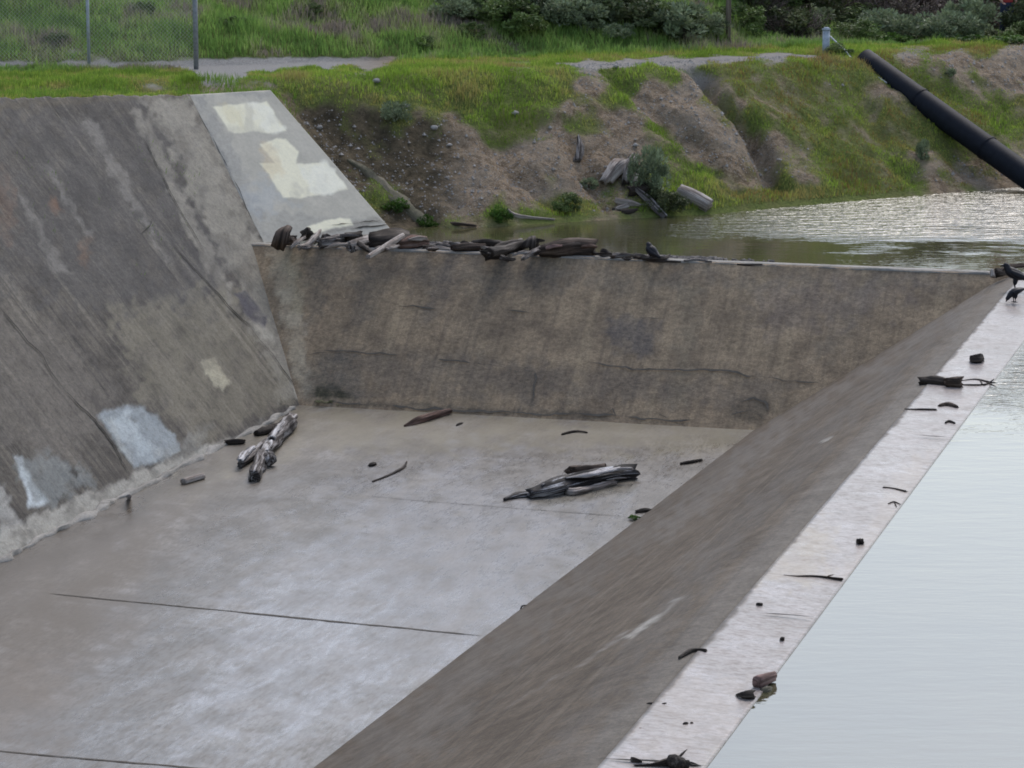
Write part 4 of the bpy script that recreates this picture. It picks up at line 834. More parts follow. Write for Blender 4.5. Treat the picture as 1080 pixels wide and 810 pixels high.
glog('driftwood_stump', 'small grey leaning stump alone on the bare slope', 'stump', 'grey_wood', [([(609, 172), (611, 163, .1), (610, 156, .2)], [.07, .08, .04])], rough=.5, jag=1)
glog('driftwood_stick', 'thin dead stick at the waterline left of the bushes', 'stick', 'brown_wood', [([(460, 238), (480, 238), (502, 239)], [.03, .035, .02])])
glog('driftwood_stick', 'whitish stick on the waterline below the small shrubs', 'stick', 'pale_wood', [([(536, 224), (546, 230), (585, 233)], [.04, .045, .02])])
for i, (x, y, s_, lb) in enumerate([(397, 88, .12, 'white stone lying on the grass near the gravel track'), (337, 136, .1, 'small pale stone in the eroded bank above the wing wall'), (458, 137, .13, 'pale stone pair on the bare slope below the grey shrub'), (474, 155, .09, 'small grey stone on the bare slope left of the gully'), (543, 122, .12, 'grey rock in the grass at the top of the bank'), (670, 155, .1, 'light stone on the bare slope above the big green bush'), (428, 113, .09, 'light stone below the grassy brow'), (650, 72, .11, 'white stone at the edge of the far track')]):
    mb = MB(); mb.lump(on_ground(x, y) + np.array([0, 0, s_ * .35]), (s_ * .6, s_ * .5, s_ * .4), seed=i + 3, rough=.8)
    tag(base_origin(mb.build('stone', M['stone'])), lb, 'stone')
# gravel scattered over the bare soil
rng = np.random.default_rng(3); V = []; Fc = []
npts = 5200; xs = rng.uniform(-5, 15, npts * 3); sd = rng.uniform(.3, 5.5, npts * 3); ys = np.interp(xs, wx, wy) + sd / .88
zs = land(xs, ys); gmk = grassmap(xs, ys, zs); keep = (gmk < .35 + rng.uniform(-.1, .15, len(xs))) & (zs > .1) ; idx = np.nonzero(keep)[0][:npts]
octv = np.array([(1, 0, 0), (-1, 0, 0), (0, 1, 0), (0, -1, 0), (0, 0, 1), (0, 0, -1)], float); octf = np.array([(0, 2, 4), (2, 1, 4), (1, 3, 4), (3, 0, 4), (2, 0, 5), (1, 2, 5), (3, 1, 5), (0, 3, 5)])
sz = np.exp(rng.normal(-4.15, .5, len(idx))); sz = np.clip(sz, .006, .05)
o_ = octv[None] * sz[:, None, None] * rng.uniform(.6, 1.3, (len(idx), 6, 3)) + np.stack([xs[idx], ys[idx], zs[idx]], 1)[:, None]
fc = (octf[None] + (np.arange(len(idx)) * 6)[:, None, None]).reshape(-1, 3)
tag(link('gravel', npmesh('gravel', o_.reshape(-1, 3), fc, smooth=False), M['stone']), 'loose pale gravel over the bare soil of the bank', 'gravel', kind='stuff')

# ------------------------------------------------------------------ grass
def blades(n, xs, ys, hgt, wid, cols, lean=.35, seed=0):
    rng = np.random.default_rng(seed); zs = land(xs, ys) - .01
    a = rng.uniform(0, 2 * math.pi, n); t = rng.uniform(0, 2 * math.pi, n); l = hgt * lean * rng.uniform(.2, 1.4, n)
    wx_, wy_ = np.cos(a) * wid / 2, np.sin(a) * wid / 2; base = np.stack([xs, ys, zs], 1)
    W = np.stack([wx_, wy_, 0 * wx_], 1); D = np.stack([np.cos(t) * l, np.sin(t) * l, hgt], 1)
    V = np.stack([base - W, base + W, base + D * np.array([.35, .35, .55]) + W * .8, base + D * np.array([.35, .35, .55]) - W * .8, base + D], 1).reshape(-1, 3)
    i = (np.arange(n) * 5)[:, None]; q = np.concatenate([i + np.array([[0, 1, 2]]), i + np.array([[0, 2, 3]]), i + np.array([[3, 2, 4]])], 0)
    C = np.repeat(np.concatenate([cols, np.ones((n, 1))], 1), 5, 0); return V, q, C
def grass_obj(name, label, n, region, hfun, palette, wid, seed, thr=.45, kindtuft=2.6):
    rng = np.random.default_rng(seed); xs = rng.uniform(region[0], region[1], n * 3); ys = rng.uniform(0, 1, n * 3); s_ = region[2] + (region[3] - region[2]) * ys
    ys = np.interp(xs, wx, wy) + s_ / .88; z = land(xs, ys); g = grassmap(xs, ys, z) + (fbm(xs * 2.6, ys * 2.6, 0, 4, 31) - .5) * .75
    keep = (g > thr + rng.uniform(-.12, .12, len(xs))) & (z > .03) & ~((xs < -4.7) & (z > Lp(xs, ys) - .12) & (ys < 56))
    lim = (xs < -4.2) & (ys < 58.5) & (z < 2.3)
    idx = np.nonzero(keep & ~lim)[0][:n]; xs, ys, s_, g = xs[idx], ys[idx], s_[idx], g[idx]; m_ = len(xs)
    cl = fbm(xs * 1.1, ys * 1.1, 0, 4, 71); cl2 = fbm(xs * 3.3, ys * 3.3, 0, 3, 73); h = hfun(s_, cl2, rng.uniform(.5, 1.3, m_)) * np.clip(.35 + 1.3 * (g - thr), .3, 1.25)
    pal = np.array(palette); q = np.clip((cl - .28) / .44 * (len(pal) - 1) + rng.normal(0, .55, m_), 0, len(pal) - 1.001); i = q.astype(int); f = (q - i)[:, None]
    c = pal[i] * (1 - f) + pal[i + 1] * f; c = c * rng.uniform(.75, 1.25, (m_, 1))
    rw = sstep(.40, .54, fbm(xs * .8 + 9, ys * .8, 0, 4, 55)) * sstep(3.2, 5.5, xs) * sstep(6, 5, s_) * rng.uniform(0, 1, m_)
    c = c * (1 - rw[:, None]) + np.array([.25, .14, .065])[None] * rw[:, None]
    V, fc, C = blades(m_, xs, ys, h, wid * rng.uniform(.7, 1.4, m_), c, seed=seed + 1)
    return tag(link(name, npmesh(name, V, fc, smooth=False, attrs={'tint': ('FLOAT_COLOR', C)}), M['grass']), label, 'grass', kind='stuff')
grass_obj('grass', 'short green grass and weeds on the bank and beside the track', 120000, (-14, 15, .15, 8.5), lambda s_, c, r_: (.05 + .14 * c) * r_, [(0.158, 0.231, 0.034), (0.213, 0.334, 0.047), (0.278, 0.398, 0.060), (0.351, 0.398, 0.086), (0.351, 0.305, 0.109)], .016, 1)
grass_obj('tall_grass', 'tall meadow grass on the slope behind the track', 150000, (-15, 13, 7.8, 17), lambda s_, c, r_: (.08 + .25 * c) * r_, [(0.139, 0.234, 0.061), (0.190, 0.323, 0.078), (0.261, 0.396, 0.098), (0.312, 0.378, 0.144), (0.277, 0.234, 0.198)], .020, 2)
# the strip behind the left wall
rng = np.random.default_rng(8); n = 42000; xs = rng.uniform(-13, -4.4, n); ys = rng.uniform(47, 61.2, n); z = land(xs, ys)
cl = fbm(xs * 1.4, ys * 1.4, 0, 4, 77); keep = (np.maximum(Lp(xs, ys), Wp(xs, ys)) - z > .10 + .06 * cl) & (cl + .25 * fbm(xs * 5, ys * 5, 0, 2, 3) > .50); keep &= ~((xs > -6.9) & (ys > 59.0)); keep &= (xs < -5.9) | (ys > 57.6)
xs, ys, cl = xs[keep], ys[keep], cl[keep]; n = len(xs); pal = np.array([(0.259, 0.259, 0.079), (0.230, 0.288, 0.065), (0.186, 0.288, 0.048), (0.159, 0.266, 0.043)]); q = np.clip((cl - .4) / .3 * 3 + rng.normal(0, .5, n), 0, 2.999); i = q.astype(int); f = (q - i)[:, None]
V, fc, C = blades(n, xs, ys, (.05 + .13 * sstep(.45, .7, cl)) * rng.uniform(.5, 1.3, n), .016 * np.ones(n), (pal[i] * (1 - f) + pal[i + 1] * f) * rng.uniform(.75, 1.25, (n, 1)), seed=5)
tag(link('verge_grass', npmesh('verge_grass', V, fc, smooth=False, attrs={'tint': ('FLOAT_COLOR', C)}), M['grass']), 'grass verge along the top of the left wall by the fence', 'grass', kind='stuff')

# ------------------------------------------------------------------ shrubs and trees
def foliage_mesh(name, nl, leaf, pal, seed, nclump=26, squash=.8, spike=False):
    """unit-size crown (radius ~1, base at z=0) of many small leaves in clumps"""
    rng = np.random.default_rng(seed); cc = []
    while len(cc) < nclump:
        p = rng.uniform(-1, 1, 3)
        if np.linalg.norm(p) < 1 and p[2] > -.75: cc.append(p * np.array([1, 1, squash]))
    cc = np.array(cc); cr = rng.uniform(.20, .42, nclump); ct = rng.uniform(.72, 1.3, nclump); ck = rng.integers(0, len(pal), nclump)
    k_ = rng.integers(0, nclump, nl); d = rng.normal(0, 1, (nl, 3)); d /= np.linalg.norm(d, axis=1)[:, None]; rad = rng.uniform(.35, 1.08, nl) ** .6
    P = cc[k_] + d * (cr[k_] * rad)[:, None]; P[:, 2] += squash * .95; P[:, 2] = np.abs(P[:, 2])
    u = rng.normal(0, 1, (nl, 3)); u /= np.linalg.norm(u, axis=1)[:, None]
    if spike: u = u * .5 + d + np.array([0, 0, .7]); u /= np.linalg.norm(u, axis=1)[:, None]
    v = np.cross(u, rng.normal(0, 1, (nl, 3))); v /= np.linalg.norm(v, axis=1)[:, None]
    s_ = leaf * rng.uniform(.6, 1.4, nl)[:, None]
    V = np.stack([P - u * s_, P + v * s_ * .42, P + u * s_, P - v * s_ * .42], 1).reshape(-1, 3); f = np.arange(nl * 4).reshape(-1, 4)
    c = np.array(pal)[ck[k_]] * (ct[k_] * rng.uniform(.75, 1.25, nl))[:, None]
    C = np.repeat(np.concatenate([c, np.ones((nl, 1))], 1), 4, 0)
    return npmesh(name, V, f, smooth=False, attrs={'tint': ('FLOAT_COLOR', C)})
def stem_mesh(name, n, seed, h=1.0, r=.025, spread=.8):
    rng = random.Random(seed); mb = MB()
    for i in range(n):
        a = rng.uniform(0, 6.28); e = rng.uniform(.3, 1) * spread; p = np.array([0., 0, -.1]); pts = [p]
        for q in range(1, 4): pts.append(np.array([math.cos(a) * e * (q / 3) ** 1.3 + rng.uniform(-.06, .06), math.sin(a) * e * (q / 3) ** 1.3 + rng.uniform(-.06, .06), h * q / 3 * rng.uniform(.8, 1.1)]))
        mb.tube(pts, [r, r * .75, r * .45, r * .15], 5)
    return mb.mesh(name)
def twig_mesh(name, seed, n=260):
    rng = random.Random(seed); mb = MB()
    for i in range(n):
        a = rng.uniform(0, 6.28); e = rng.uniform(0, 1) ** .6; z0 = rng.uniform(0, 1.1)
        p = np.array([math.cos(a) * e * .75, math.sin(a) * e * .75, z0]); d = np.array([math.cos(a) * .5 + rng.uniform(-.6, .6), math.sin(a) * .5 + rng.uniform(-.6, .6), rng.uniform(.2, 1.2)]); d = ND(d) * rng.uniform(.25, .6)
        mb.tube([p, p + d * .5 + np.array([rng.uniform(-.05, .05), rng.uniform(-.05, .05), 0]), p + d], [.012, .009, .004], 3)
    return mb.mesh(name)
GREEN = [(.11, .165, .05), (.15, .205, .065), (.085, .125, .04)]; GREY = [(.19, .235, .14), (.235, .28, .165), (.15, .19, .11)]; DARK = [(.05, .066, .028), (.068, .086, .036), (.095, .112, .05)]; LUSH = [(.05, .11, .018), (.075, .14, .025)]; DRY = [(.115, .088, .07), (.09, .074, .062), (.14, .115, .085), (.075, .08, .045)]
FM = {'grey': [foliage_mesh('foliage', 2600, .085, GREY, 1 + i, 24, spike=True) for i in range(3)], 'green': [foliage_mesh('foliage', 2600, .08, GREEN, 11 + i, 24) for i in range(3)], 'dark': [foliage_mesh('foliage', 3600, .075, DARK, 21 + i, 34) for i in range(2)], 'lush': [foliage_mesh('foliage', 1600, .11, LUSH, 31 + i, 16, spike=True) for i in range(2)], 'dry': [foliage_mesh('foliage', 900, .045, DRY, 41 + i, 26) for i in range(2)]}
for l_ in FM.values():
    for me in l_: me.materials.append(M['leaf'])
SM = [stem_mesh('stem', 9, 5), stem_mesh('stem', 12, 6)]; TW = [twig_mesh('twigs', 3 + i) for i in range(3)]
for me in SM: me.materials.append(M['bark'])
for me in TW: me.materials.append(M['twig'])
cnt = [0]
def shrub(name, label, cat, kind, p, r_, hgt, group=None, bare=False):
    cnt[0] += 1; o = empty(name, p, cnt[0] * 1.7); o.scale = (r_, r_, hgt / 1.75); tag(o, label, cat, group)
    l_ = FM[kind]; link('foliage', l_[cnt[0] % len(l_)], None, o); link('stem', SM[cnt[0] % 2], None, o)
    if bare: link('twigs', TW[cnt[0] % 3], None, o)
    return o
def tree(label, p, hgt, cr, kind, trunk_r=.12, group=None):
    cnt[0] += 1; o = empty('tree', p, cnt[0] * 2.3); tag(o, label, 'tree', group); rng = random.Random(cnt[0]); mb = MB()
    mb.tube([(0, 0, -.2), (.05, .03, hgt * .3), (-.05, .08, hgt * .6), (0, 0, hgt * .85)], [trunk_r, trunk_r * .8, trunk_r * .5, trunk_r * .15], 8, rough=.2, sub=10)
    for i in range(7):
        a = i * 2.4; z = hgt * rng.uniform(.25, .6); e = cr * rng.uniform(.5, .85); mb.tube([(0, 0, z), (math.cos(a) * e * .5, math.sin(a) * e * .5, z + hgt * .14), (math.cos(a) * e, math.sin(a) * e, z + hgt * .22)], [trunk_r * .5, trunk_r * .32, trunk_r * .1], 6)
    mb.build('trunk', M['bark'], o)
    c = link('crown', foliage_mesh('crown', 6500, .055, {'dark': DARK, 'green': GREEN, 'dry': DRY}[kind], 100 + cnt[0], 60, squash=.75), M['leaf'], o)
    c.scale = (cr, cr, hgt * .55 / 1.5); c.location = (0, 0, hgt * .3); return o
def gp(px, py): return on_ground(px, py, -.05)
def gd(px, Y):
    x = (px - 540) / F * Y; return np.array([x, Y, float(land(np.array([x]), np.array([Y]))[0]) - .05])
shrub('bush', 'largest green bush on the bare bank beside the broken stumps', 'bush', 'grey', gp(686, 204), .40, 1.0)
shrub('shrub', 'small green shrub low on the bank near the waterline', 'shrub', 'green', gp(600, 222), .32, .38)
shrub('shrub', 'grey green shrub on the bare slope above the wing wall', 'shrub', 'grey', gp(418, 128), .30, .52)
shrub('shrub', 'slim grey shrub low on the bank below the black pipe', 'shrub', 'grey', gp(974, 168), .16, .50)
shrub('shrub', 'small grey sage bush right of the pipe top', 'shrub', 'grey', gp(1002, 79), .14, .22)
shrub('shrub', 'low dark shrub under the big bush by the thick log', 'shrub', 'dark', gp(703, 222), .42, .5)
shrub('shrub', 'pale grey twiggy shrub left of the pale broken stump', 'shrub', 'grey', gp(622, 198), .2, .25)
shrub('weed_clump', 'bright green weed clump at the waterline near the kerb', 'weed', 'lush', gp(528, 232), .22, .35)
shrub('weed_clump', 'bright green weed clump at the foot of the mossy kerb', 'weed', 'lush', gp(452, 238), .22, .26)
shrub('weed_clump', 'green weeds between the wing wall and the mossy kerb', 'weed', 'lush', gp(418, 222), .28, .3)
shrub('shrub', 'green bush leaning on the pale stub post', 'shrub', 'green', gp(884, 58), .32, .32)
w_ = shrub('weed', 'tiny green weed at the foot of the dark slope', 'weed', 'lush', G(668, 548, ZF), .09, .08)
mo = shrub('moss', 'dark moss and weed clump in the left corner of the weir foot', 'weed', 'dark', G(352, 424, ZF + .0), .46, .13)
# shrubs along the upper slope
HG = 'shrubs on the slope behind the track'
for i, (px, py, kd, r_, h_, lb) in enumerate([(545, 34, 'green', .75, .9, 'green shrub in a dip of the grassy slope, left of the pale bush'), (510, 22, 'green', .7, .9, 'rounded green shrub below the dark trees'), (498, 38, 'green', .3, .4, 'little green shrub at the edge of the tall grass'), (608, 32, 'grey', .62, .85, 'pale grey green bush standing before the dark thicket'), (652, 40, 'grey', .4, .45, 'low grey shrub between two pale bushes'), (720, 40, 'grey', .75, .9, 'large pale bush left of the wooden pole'), (748, 36, 'grey', .5, .6, 'dry grey shrub just left of the wooden pole'), (690, 30, 'green', .6, .8, 'green shrub behind the large pale bush'), (782, 30, 'green', .6, .7, 'green shrub just right of the wooden pole'), (800, 46, 'lush', .45, .35, 'bright low weeds right of the wooden pole'), (815, 36, 'grey', .6, .7, 'grey green shrub halfway between the pole and the stub post'), (838, 44, 'green', .45, .5, 'round green shrub left of the stub post'), (845, 25, 'lush', .6, .6, 'light green bush above the stub post')]):
    shrub('shrub', lb, 'shrub', kd, gp(px, py), r_, h_, HG)
for i, (px, Y, kd, r_, h_, lb) in enumerate([(905, 72, 'green', .7, .75, 'green bush behind the upper pipe end'), (930, 73, 'grey', .8, .95, 'grey green bush above the pipe end'), (962, 73.5, 'grey', .8, .75, 'grey green bush left of the tall right bushes'), (945, 72, 'lush', .5, .35, 'low weeds behind the pipe end'), (1000, 72.5, 'grey', .75, .85, 'pale green bush above the gravel patch'), (1018, 73.5, 'grey', .7, 1.25, 'tallest pale green bush left of the person'), (1040, 72.5, 'dark', .5, .36, 'dark green bush in front of the person'), (1082, 72, 'green', .6, .6, 'green bush right of the person'), (1030, 71, 'lush', .6, .25, 'bright green weeds along the gravel patch'), (1062, 70.5, 'lush', .6, .25, 'bright green weeds at the right edge of the gravel patch'), (1010, 71, 'lush', .4, .2, 'low bright weeds at the top of the gravel patch'), (1085, 74, 'dark', .8, 1.3, 'dark bush at the right edge of the picture')]):
    shrub('shrub', lb, 'shrub', kd, gd(px, Y), r_, h_, 'shrubs along the top of the far bank')
# dark thicket and trees behind
k_ = 0
for i, (px, Y, h_, cr, kd, lb) in enumerate([(470, 75.0, 2.8, 1.4, 'dark', 'dark tree above the tall grass, leftmost of the dark thicket'), (520, 75.5, 3.4, 1.5, 'dark', 'dark tree above the rounded green shrub'), (565, 74.8, 3.6, 1.6, 'dark', 'dark tree left of the pale grey green bush'), (610, 75.2, 3.2, 1.4, 'dark', 'dark tree right behind the pale grey green bush'), (655, 74.0, 3.0, 1.4, 'green', 'green tree above the low grey shrub'), (700, 74.6, 3.2, 1.4, 'dark', 'dark tree behind the large pale bush'), (752, 74.8, 3.2, 1.4, 'dark', 'dark tree behind the wooden pole'), (805, 75.2, 3.0, 1.4, 'dark', 'dark tree above the grey green shrub right of the pole'), (850, 76.0, 2.6, 1.3, 'dark', 'dark tree above the stub post'), (1062, 80, 3.0, 1.5, 'dark', 'dark tree behind the person'), (1100, 79, 3.2, 1.5, 'dark', 'dark tree at the right edge behind the person')]):
    tree(lb, gd(px, Y), h_, cr, kd, group='dark trees on the upper slope')
BG = 'bare brush on the far hillside'; rng2 = random.Random(12)
for i in range(46):
    px = rng2.uniform(855, 1110); Y = rng2.choice((84.0, 86.0, 88.0, 90.5, 93.0)) + rng2.uniform(-.8, .8)
    shrub('brush', 'bare brown brush on the hillside behind the pipe end', 'brush', 'dry', gd(px, Y), rng2.uniform(.8, 1.3), rng2.uniform(1.1, 2.0), BG, bare=True)
for i in range(30):
    px = rng2.uniform(470, 850); Y = rng2.uniform(72.2, 74.0)
    shrub('brush', 'bare dark brush among the trees on the slope above the track', 'brush', 'dry' if i % 3 else 'dark', gd(px, Y), rng2.uniform(.5, .9), rng2.uniform(.7, 1.3), 'bare brush under the dark trees', bare=True)
SB = ['grey bush at the foot of the leftmost dark tree', 'green bush below the second dark tree', 'low grey green bush under the dark thicket above the little green shrub', 'green bush between the dip shrub and the pale bush', 'grey green bush behind the pale grey green bush', 'grey bush right of the pale grey green bush', 'green bush just above the low grey shrub', 'grey green bush left of the large pale bush', 'dark green bush above the large pale bush', 'grey bush behind the wooden pole', 'green bush right behind the pole, under the dark trees', 'pale grey bush in the hollow right of the pole', 'tall green bush above the bright low weeds', 'grey bush above the round green shrub', 'green bush right above the stub post', 'dry grey bush between the stub post and the pipe end', 'pale green bush just left of the bare hillside brush', 'dull green bush in front of the bare hillside brush']
for i, lb in enumerate(SB):
    px = 480 + i * 25.5 + (i * 37 % 11); py = 19 + (i * 53 % 13) + (4 if i > 8 else 0) + (5 if i > 13 else 0)
    if abs(px - 768) < 30: continue
    shrub('shrub', lb, 'shrub', ('grey', 'green', 'grey', 'dark')[i % 4], gp(px, py), .55 + .2 * (i % 3), .65 + .15 * (i % 4), HG)
# tufts that stand out in the meadow
for i, (px, py, lb) in enumerate([(150, 12, 'dark green weed clump high in the meadow between the fence posts'), (245, 28, 'dark weed clump in the meadow right of the thick fence post'), (450, 50, 'dark green weed clump in the meadow near the track'), (60, 45, 'broad green weed clump behind the fence, left of the thin post'), (330, 14, 'green weed clump in the upper meadow')]):
    shrub('weed_clump', lb, 'weed', 'green', gp(px, py), .3, .3)

# ------------------------------------------------------------------ black pipe, stub post, cable
p0 = G(911, 63, 2.62); p1 = G(1080, 184, .36); d = ND(p1 - p0)
mb = MB(); n = 28; ro, ri = .27, .245; L = np.linalg.norm(p1 - p0) + 2.2
u = ND(np.cross(d, (0, 0, 1.0))); w = np.cross(u, d); V = []; 
stn = [0]; 
while stn[-1] < L: stn.append(min(L, stn[-1] + .4))
for t in stn:
    for a in range(n): V.append(p0 + d * t + (u * math.cos(2 * math.pi * a / n) + w * math.sin(2 * math.pi * a / n)) * ro)
no = len(stn)
for t in stn:
    for a in range(n): V.append(p0 + d * t + (u * math.cos(2 * math.pi * a / n) + w * math.sin(2 * math.pi * a / n)) * ri)
Fc = []
for i in range(no - 1):
    for a in range(n):
        b_ = (a + 1) % n; Fc.append((i * n + a, i * n + b_, (i + 1) * n + b_, (i + 1) * n + a)); q = no * n; Fc.append((q + i * n + b_, q + i * n + a, q + (i + 1) * n + a, q + (i + 1) * n + b_))
for i in (0, no - 1):
    for a in range(n):
        b_ = (a + 1) % n; f = (i * n + b_, i * n + a, no * n + i * n + a, no * n + i * n + b_); Fc.append(f if i == 0 else f[::-1])
mb.add(V, Fc); pr = empty('pipe', p0); bpy.context.view_layer.update(); tag(pr, 'large black plastic pipe lying down the bank into the water', 'pipe')
put(mb.build('pipe_body', M['pipe']), pr)
for t in (1.9, 4.1):
    mb = MB(); mb.tube([p0 + d * (t - .03), p0 + d * (t + .03)], ro + .016, 28, hollow=True); mb.tube([p0 + d * (t - .03), p0 + d * (t - .028)], ro + .016, 28); put(mb.build('weld_bead', M['pipe']), pr)
q = on_ground(871, 57); mb = MB(); mb.tube([(0, 0, -.2), (0, 0, .55)], .085, 14); pt = empty('stub_post', q); tag(pt, 'pale blue grey stub post at the top of the bank, left of the pipe end', 'post')
mb.build('shaft', M['conc_post'], pt); mb = MB(); mb.tube([(0, 0, .55), (0, 0, .59)], .1, 14); mb.tube([(0, 0, .59), (0, 0, .62)], [.09, .05], 14); mb.build('cap', M['conc_post'], pt)
a = q + np.array([.08, 0, .42]); b_ = p0 + np.array([-.05, 0, -.05]); mid = (a + b_) / 2 + np.array([0, 0, -.05]); e = on_ground(935, 90, .05)
mb = MB(); mb.tube([a, mid, b_ + np.array([-.15, -.1, 0]), e], .018, 6, sub=16)
tag(base_origin(mb.build('guy_cable', M['galv'])), 'grey steel cable running from the stub post down beside the pipe', 'cable')
q = on_ground(768, 45); mb = MB(); mb.tube([(0, 0, -.4), (0, 0, 2.5), (.02, 0, 5.0)], [.065, .06, .05], 10, rough=.05); pl = empty('utility_pole', q); tag(pl, 'thin brown wooden pole rising out of the shrubs', 'pole'); mb.build('shaft', M['pole'], pl)
mb = MB(); mb.box((0.02, 0, 4.8), (1.1, .07, .09)); mb.build('crossarm', M['pole'], pl)

# ------------------------------------------------------------------ chain-link fence
fa = on_ground(207, 73); fb = on_ground(94, 71); fd = ND(np.array([fb[0] - fa[0], fb[1] - fa[1], 0])); sp = np.linalg.norm((fb - fa)[:2])
fe = empty('chain_link_fence', fa, math.atan2(fd[1], fd[0])); tag(fe, 'galvanised chain link fence with thin posts behind the left wall', 'fence')
for i in range(6):
    zg = float(land(np.array([fa[0] + fd[0] * sp * i]), np.array([fa[1] + fd[1] * sp * i]))[0]) - fa[2]
    mb = MB(); r_ = .055 if i == 0 else .036; mb.tube([(sp * i, 0, zg - .3), (sp * i, 0, 2.15)], r_, 12); mb.lump((sp * i, 0, 2.17), (r_ * 1.1, r_ * 1.1, .04), n=10, rough=0)
    mb.build('post', M['galv_dark'] if i == 0 else M['galv'], fe)
mb = MB(); mb.tube([(0, 0, 2.1), (sp * 5, 0, 2.1)], .022, 8); mb.build('top_rail', M['galv'], fe)
segs = []; Lf = sp * 5; Hf = 2.05; st_ = .085
for sgn in (1, -1):
    c = -Hf
    while c < Lf:
        x0, x1 = max(c, 0), min(c + Hf, Lf)
        if x1 > x0:
            z0, z1 = x0 - c + .04, x1 - c + .04
            segs.append(((x0, z0), (x1, z1)) if sgn > 0 else ((Lf - x0, z0), (Lf - x1, z1)))
        c += st_
sg = np.array(segs); r_ = .0024; V = []; Fc = []
for (x0, z0), (x1, z1) in segs:
    k0 = len(V); nx, nz = (z1 - z0), -(x1 - x0); ln = math.hypot(nx, nz); nx, nz = nx / ln * r_, nz / ln * r_
    for (x, z) in ((x0, z0), (x1, z1)): V += [(x + nx, .04 - r_ * .6, z + nz), (x - nx, .04 - r_ * .6, z - nz), (x, .04 + r_, z)]
    Fc += [(k0, k0 + 1, k0 + 4, k0 + 3), (k0 + 1, k0 + 2, k0 + 5, k0 + 4), (k0 + 2, k0, k0 + 3, k0 + 5)]
link('wire_mesh', npmesh('wire_mesh', V, Fc, smooth=False), M['wire'], fe)

# ------------------------------------------------------------------ crows
def crow(label, p, rz, sc, pose):
    mb = MB()
    if pose == 'stand':       # body tilted, head up, tail down behind; +x is forward
        mb.tube([(-.30, 0, .155), (-.18, 0, .185), (-.06, 0, .225), (.05, 0, .275), (.10, 0, .325), (.125, 0, .365), (.15, 0, .375)], [.018, .035, .075, .08, .056, .045, .03], 14, sub=22)
        mb.tube([(.09, 0, .335), (.125, 0, .372), (.15, 0, .372)], [.04, .045, .03], 12, sub=8); mb.tube([(.145, 0, .37), (.185, 0, .362), (.215, 0, .350)], [.022, .015, .003], 8)
        legs = [(-.02, .045), (-.02, -.045)]; hz = .19
    elif pose == 'perch':
        mb.tube([(-.24, 0, .03), (-.14, 0, .07), (-.04, 0, .13), (.04, 0, .20), (.065, 0, .26), (.08, 0, .29)], [.03, .06, .105, .10, .065, .055], 14, sub=20)
        mb.tube([(.06, 0, .26), (.085, 0, .295), (.11, 0, .295)], [.04, .045, .03], 12, sub=8); mb.tube([(.10, 0, .295), (.145, 0, .288), (.17, 0, .28)], [.022, .014, .003], 8)
        legs = [(0, .04), (0, -.04)]; hz = .11
    else:                     # bending down to drink
        mb.tube([(-.24, 0, .28), (-.14, 0, .25), (-.03, 0, .225), (.07, 0, .18), (.13, 0, .12), (.15, 0, .09)], [.02, .04, .078, .07, .048, .042], 14, sub=20)
        mb.tube([(.13, 0, .12), (.155, 0, .085), (.165, 0, .06)], [.04, .043, .028], 12, sub=8); mb.tube([(.16, 0, .065), (.18, 0, .035), (.19, 0, .012)], [.02, .013, .003], 8)
        legs = [(0, .045), (0, -.045)]; hz = .19
    for lx, ly in legs:
        mb.tube([(lx - .01, ly * .8, hz), (lx, ly, hz * .6), (lx + .01, ly, hz * .42)], [.045, .034, .012], 10, sub=6)
        mb.tube([(lx + .01, ly, hz * .5), (lx - .005, ly, 0.012)], .010, 8)
        for an in (-.5, 0, .5, math.pi): mb.tube([(lx, ly, .012), (lx + .055 * math.cos(an), ly + .055 * math.sin(an), .008)], [.010, .006], 6)
    o = empty('crow', p, rz); o.scale = (sc, sc, sc); tag(o, label, 'bird', 'crows on the concrete')
    link('body', remeshed(mb.mesh('crow'), .0065, 2), M['feather'], o)
    for s_ in (-1, 1):        # folded wing hugging the flank
        w = MB(); 
        q = {'stand': [(.05, .07, .29), (-.06, .078, .235), (-.18, .045, .19), (-.27, .012, .165)], 'perch': [(.03, .068, .20), (-.04, .078, .135), (-.14, .045, .08), (-.21, .012, .045)]}.get(pose, [(.07, .062, .195), (-.03, .075, .235), (-.13, .045, .26), (-.21, .012, .275)])
        w.tube([(a, b * s_, c) for a, b, c in q], [.03, .042, .03, .008], 10, flat=1.2, sub=12); w.build('wing', M['feather'], o)
    return o
crow('larger black crow standing upright at the far end of the wet crest', G(1069, 306, .045) , R(168), 1.12, 'stand')
crow('second black crow with its head lowered just in front of the upright crow', G(1070, 319, .045), R(195), .82, 'drink')
crow('small black crow perched on driftwood along the weir top', G(687, 272, .12), R(140), .85, 'perch')

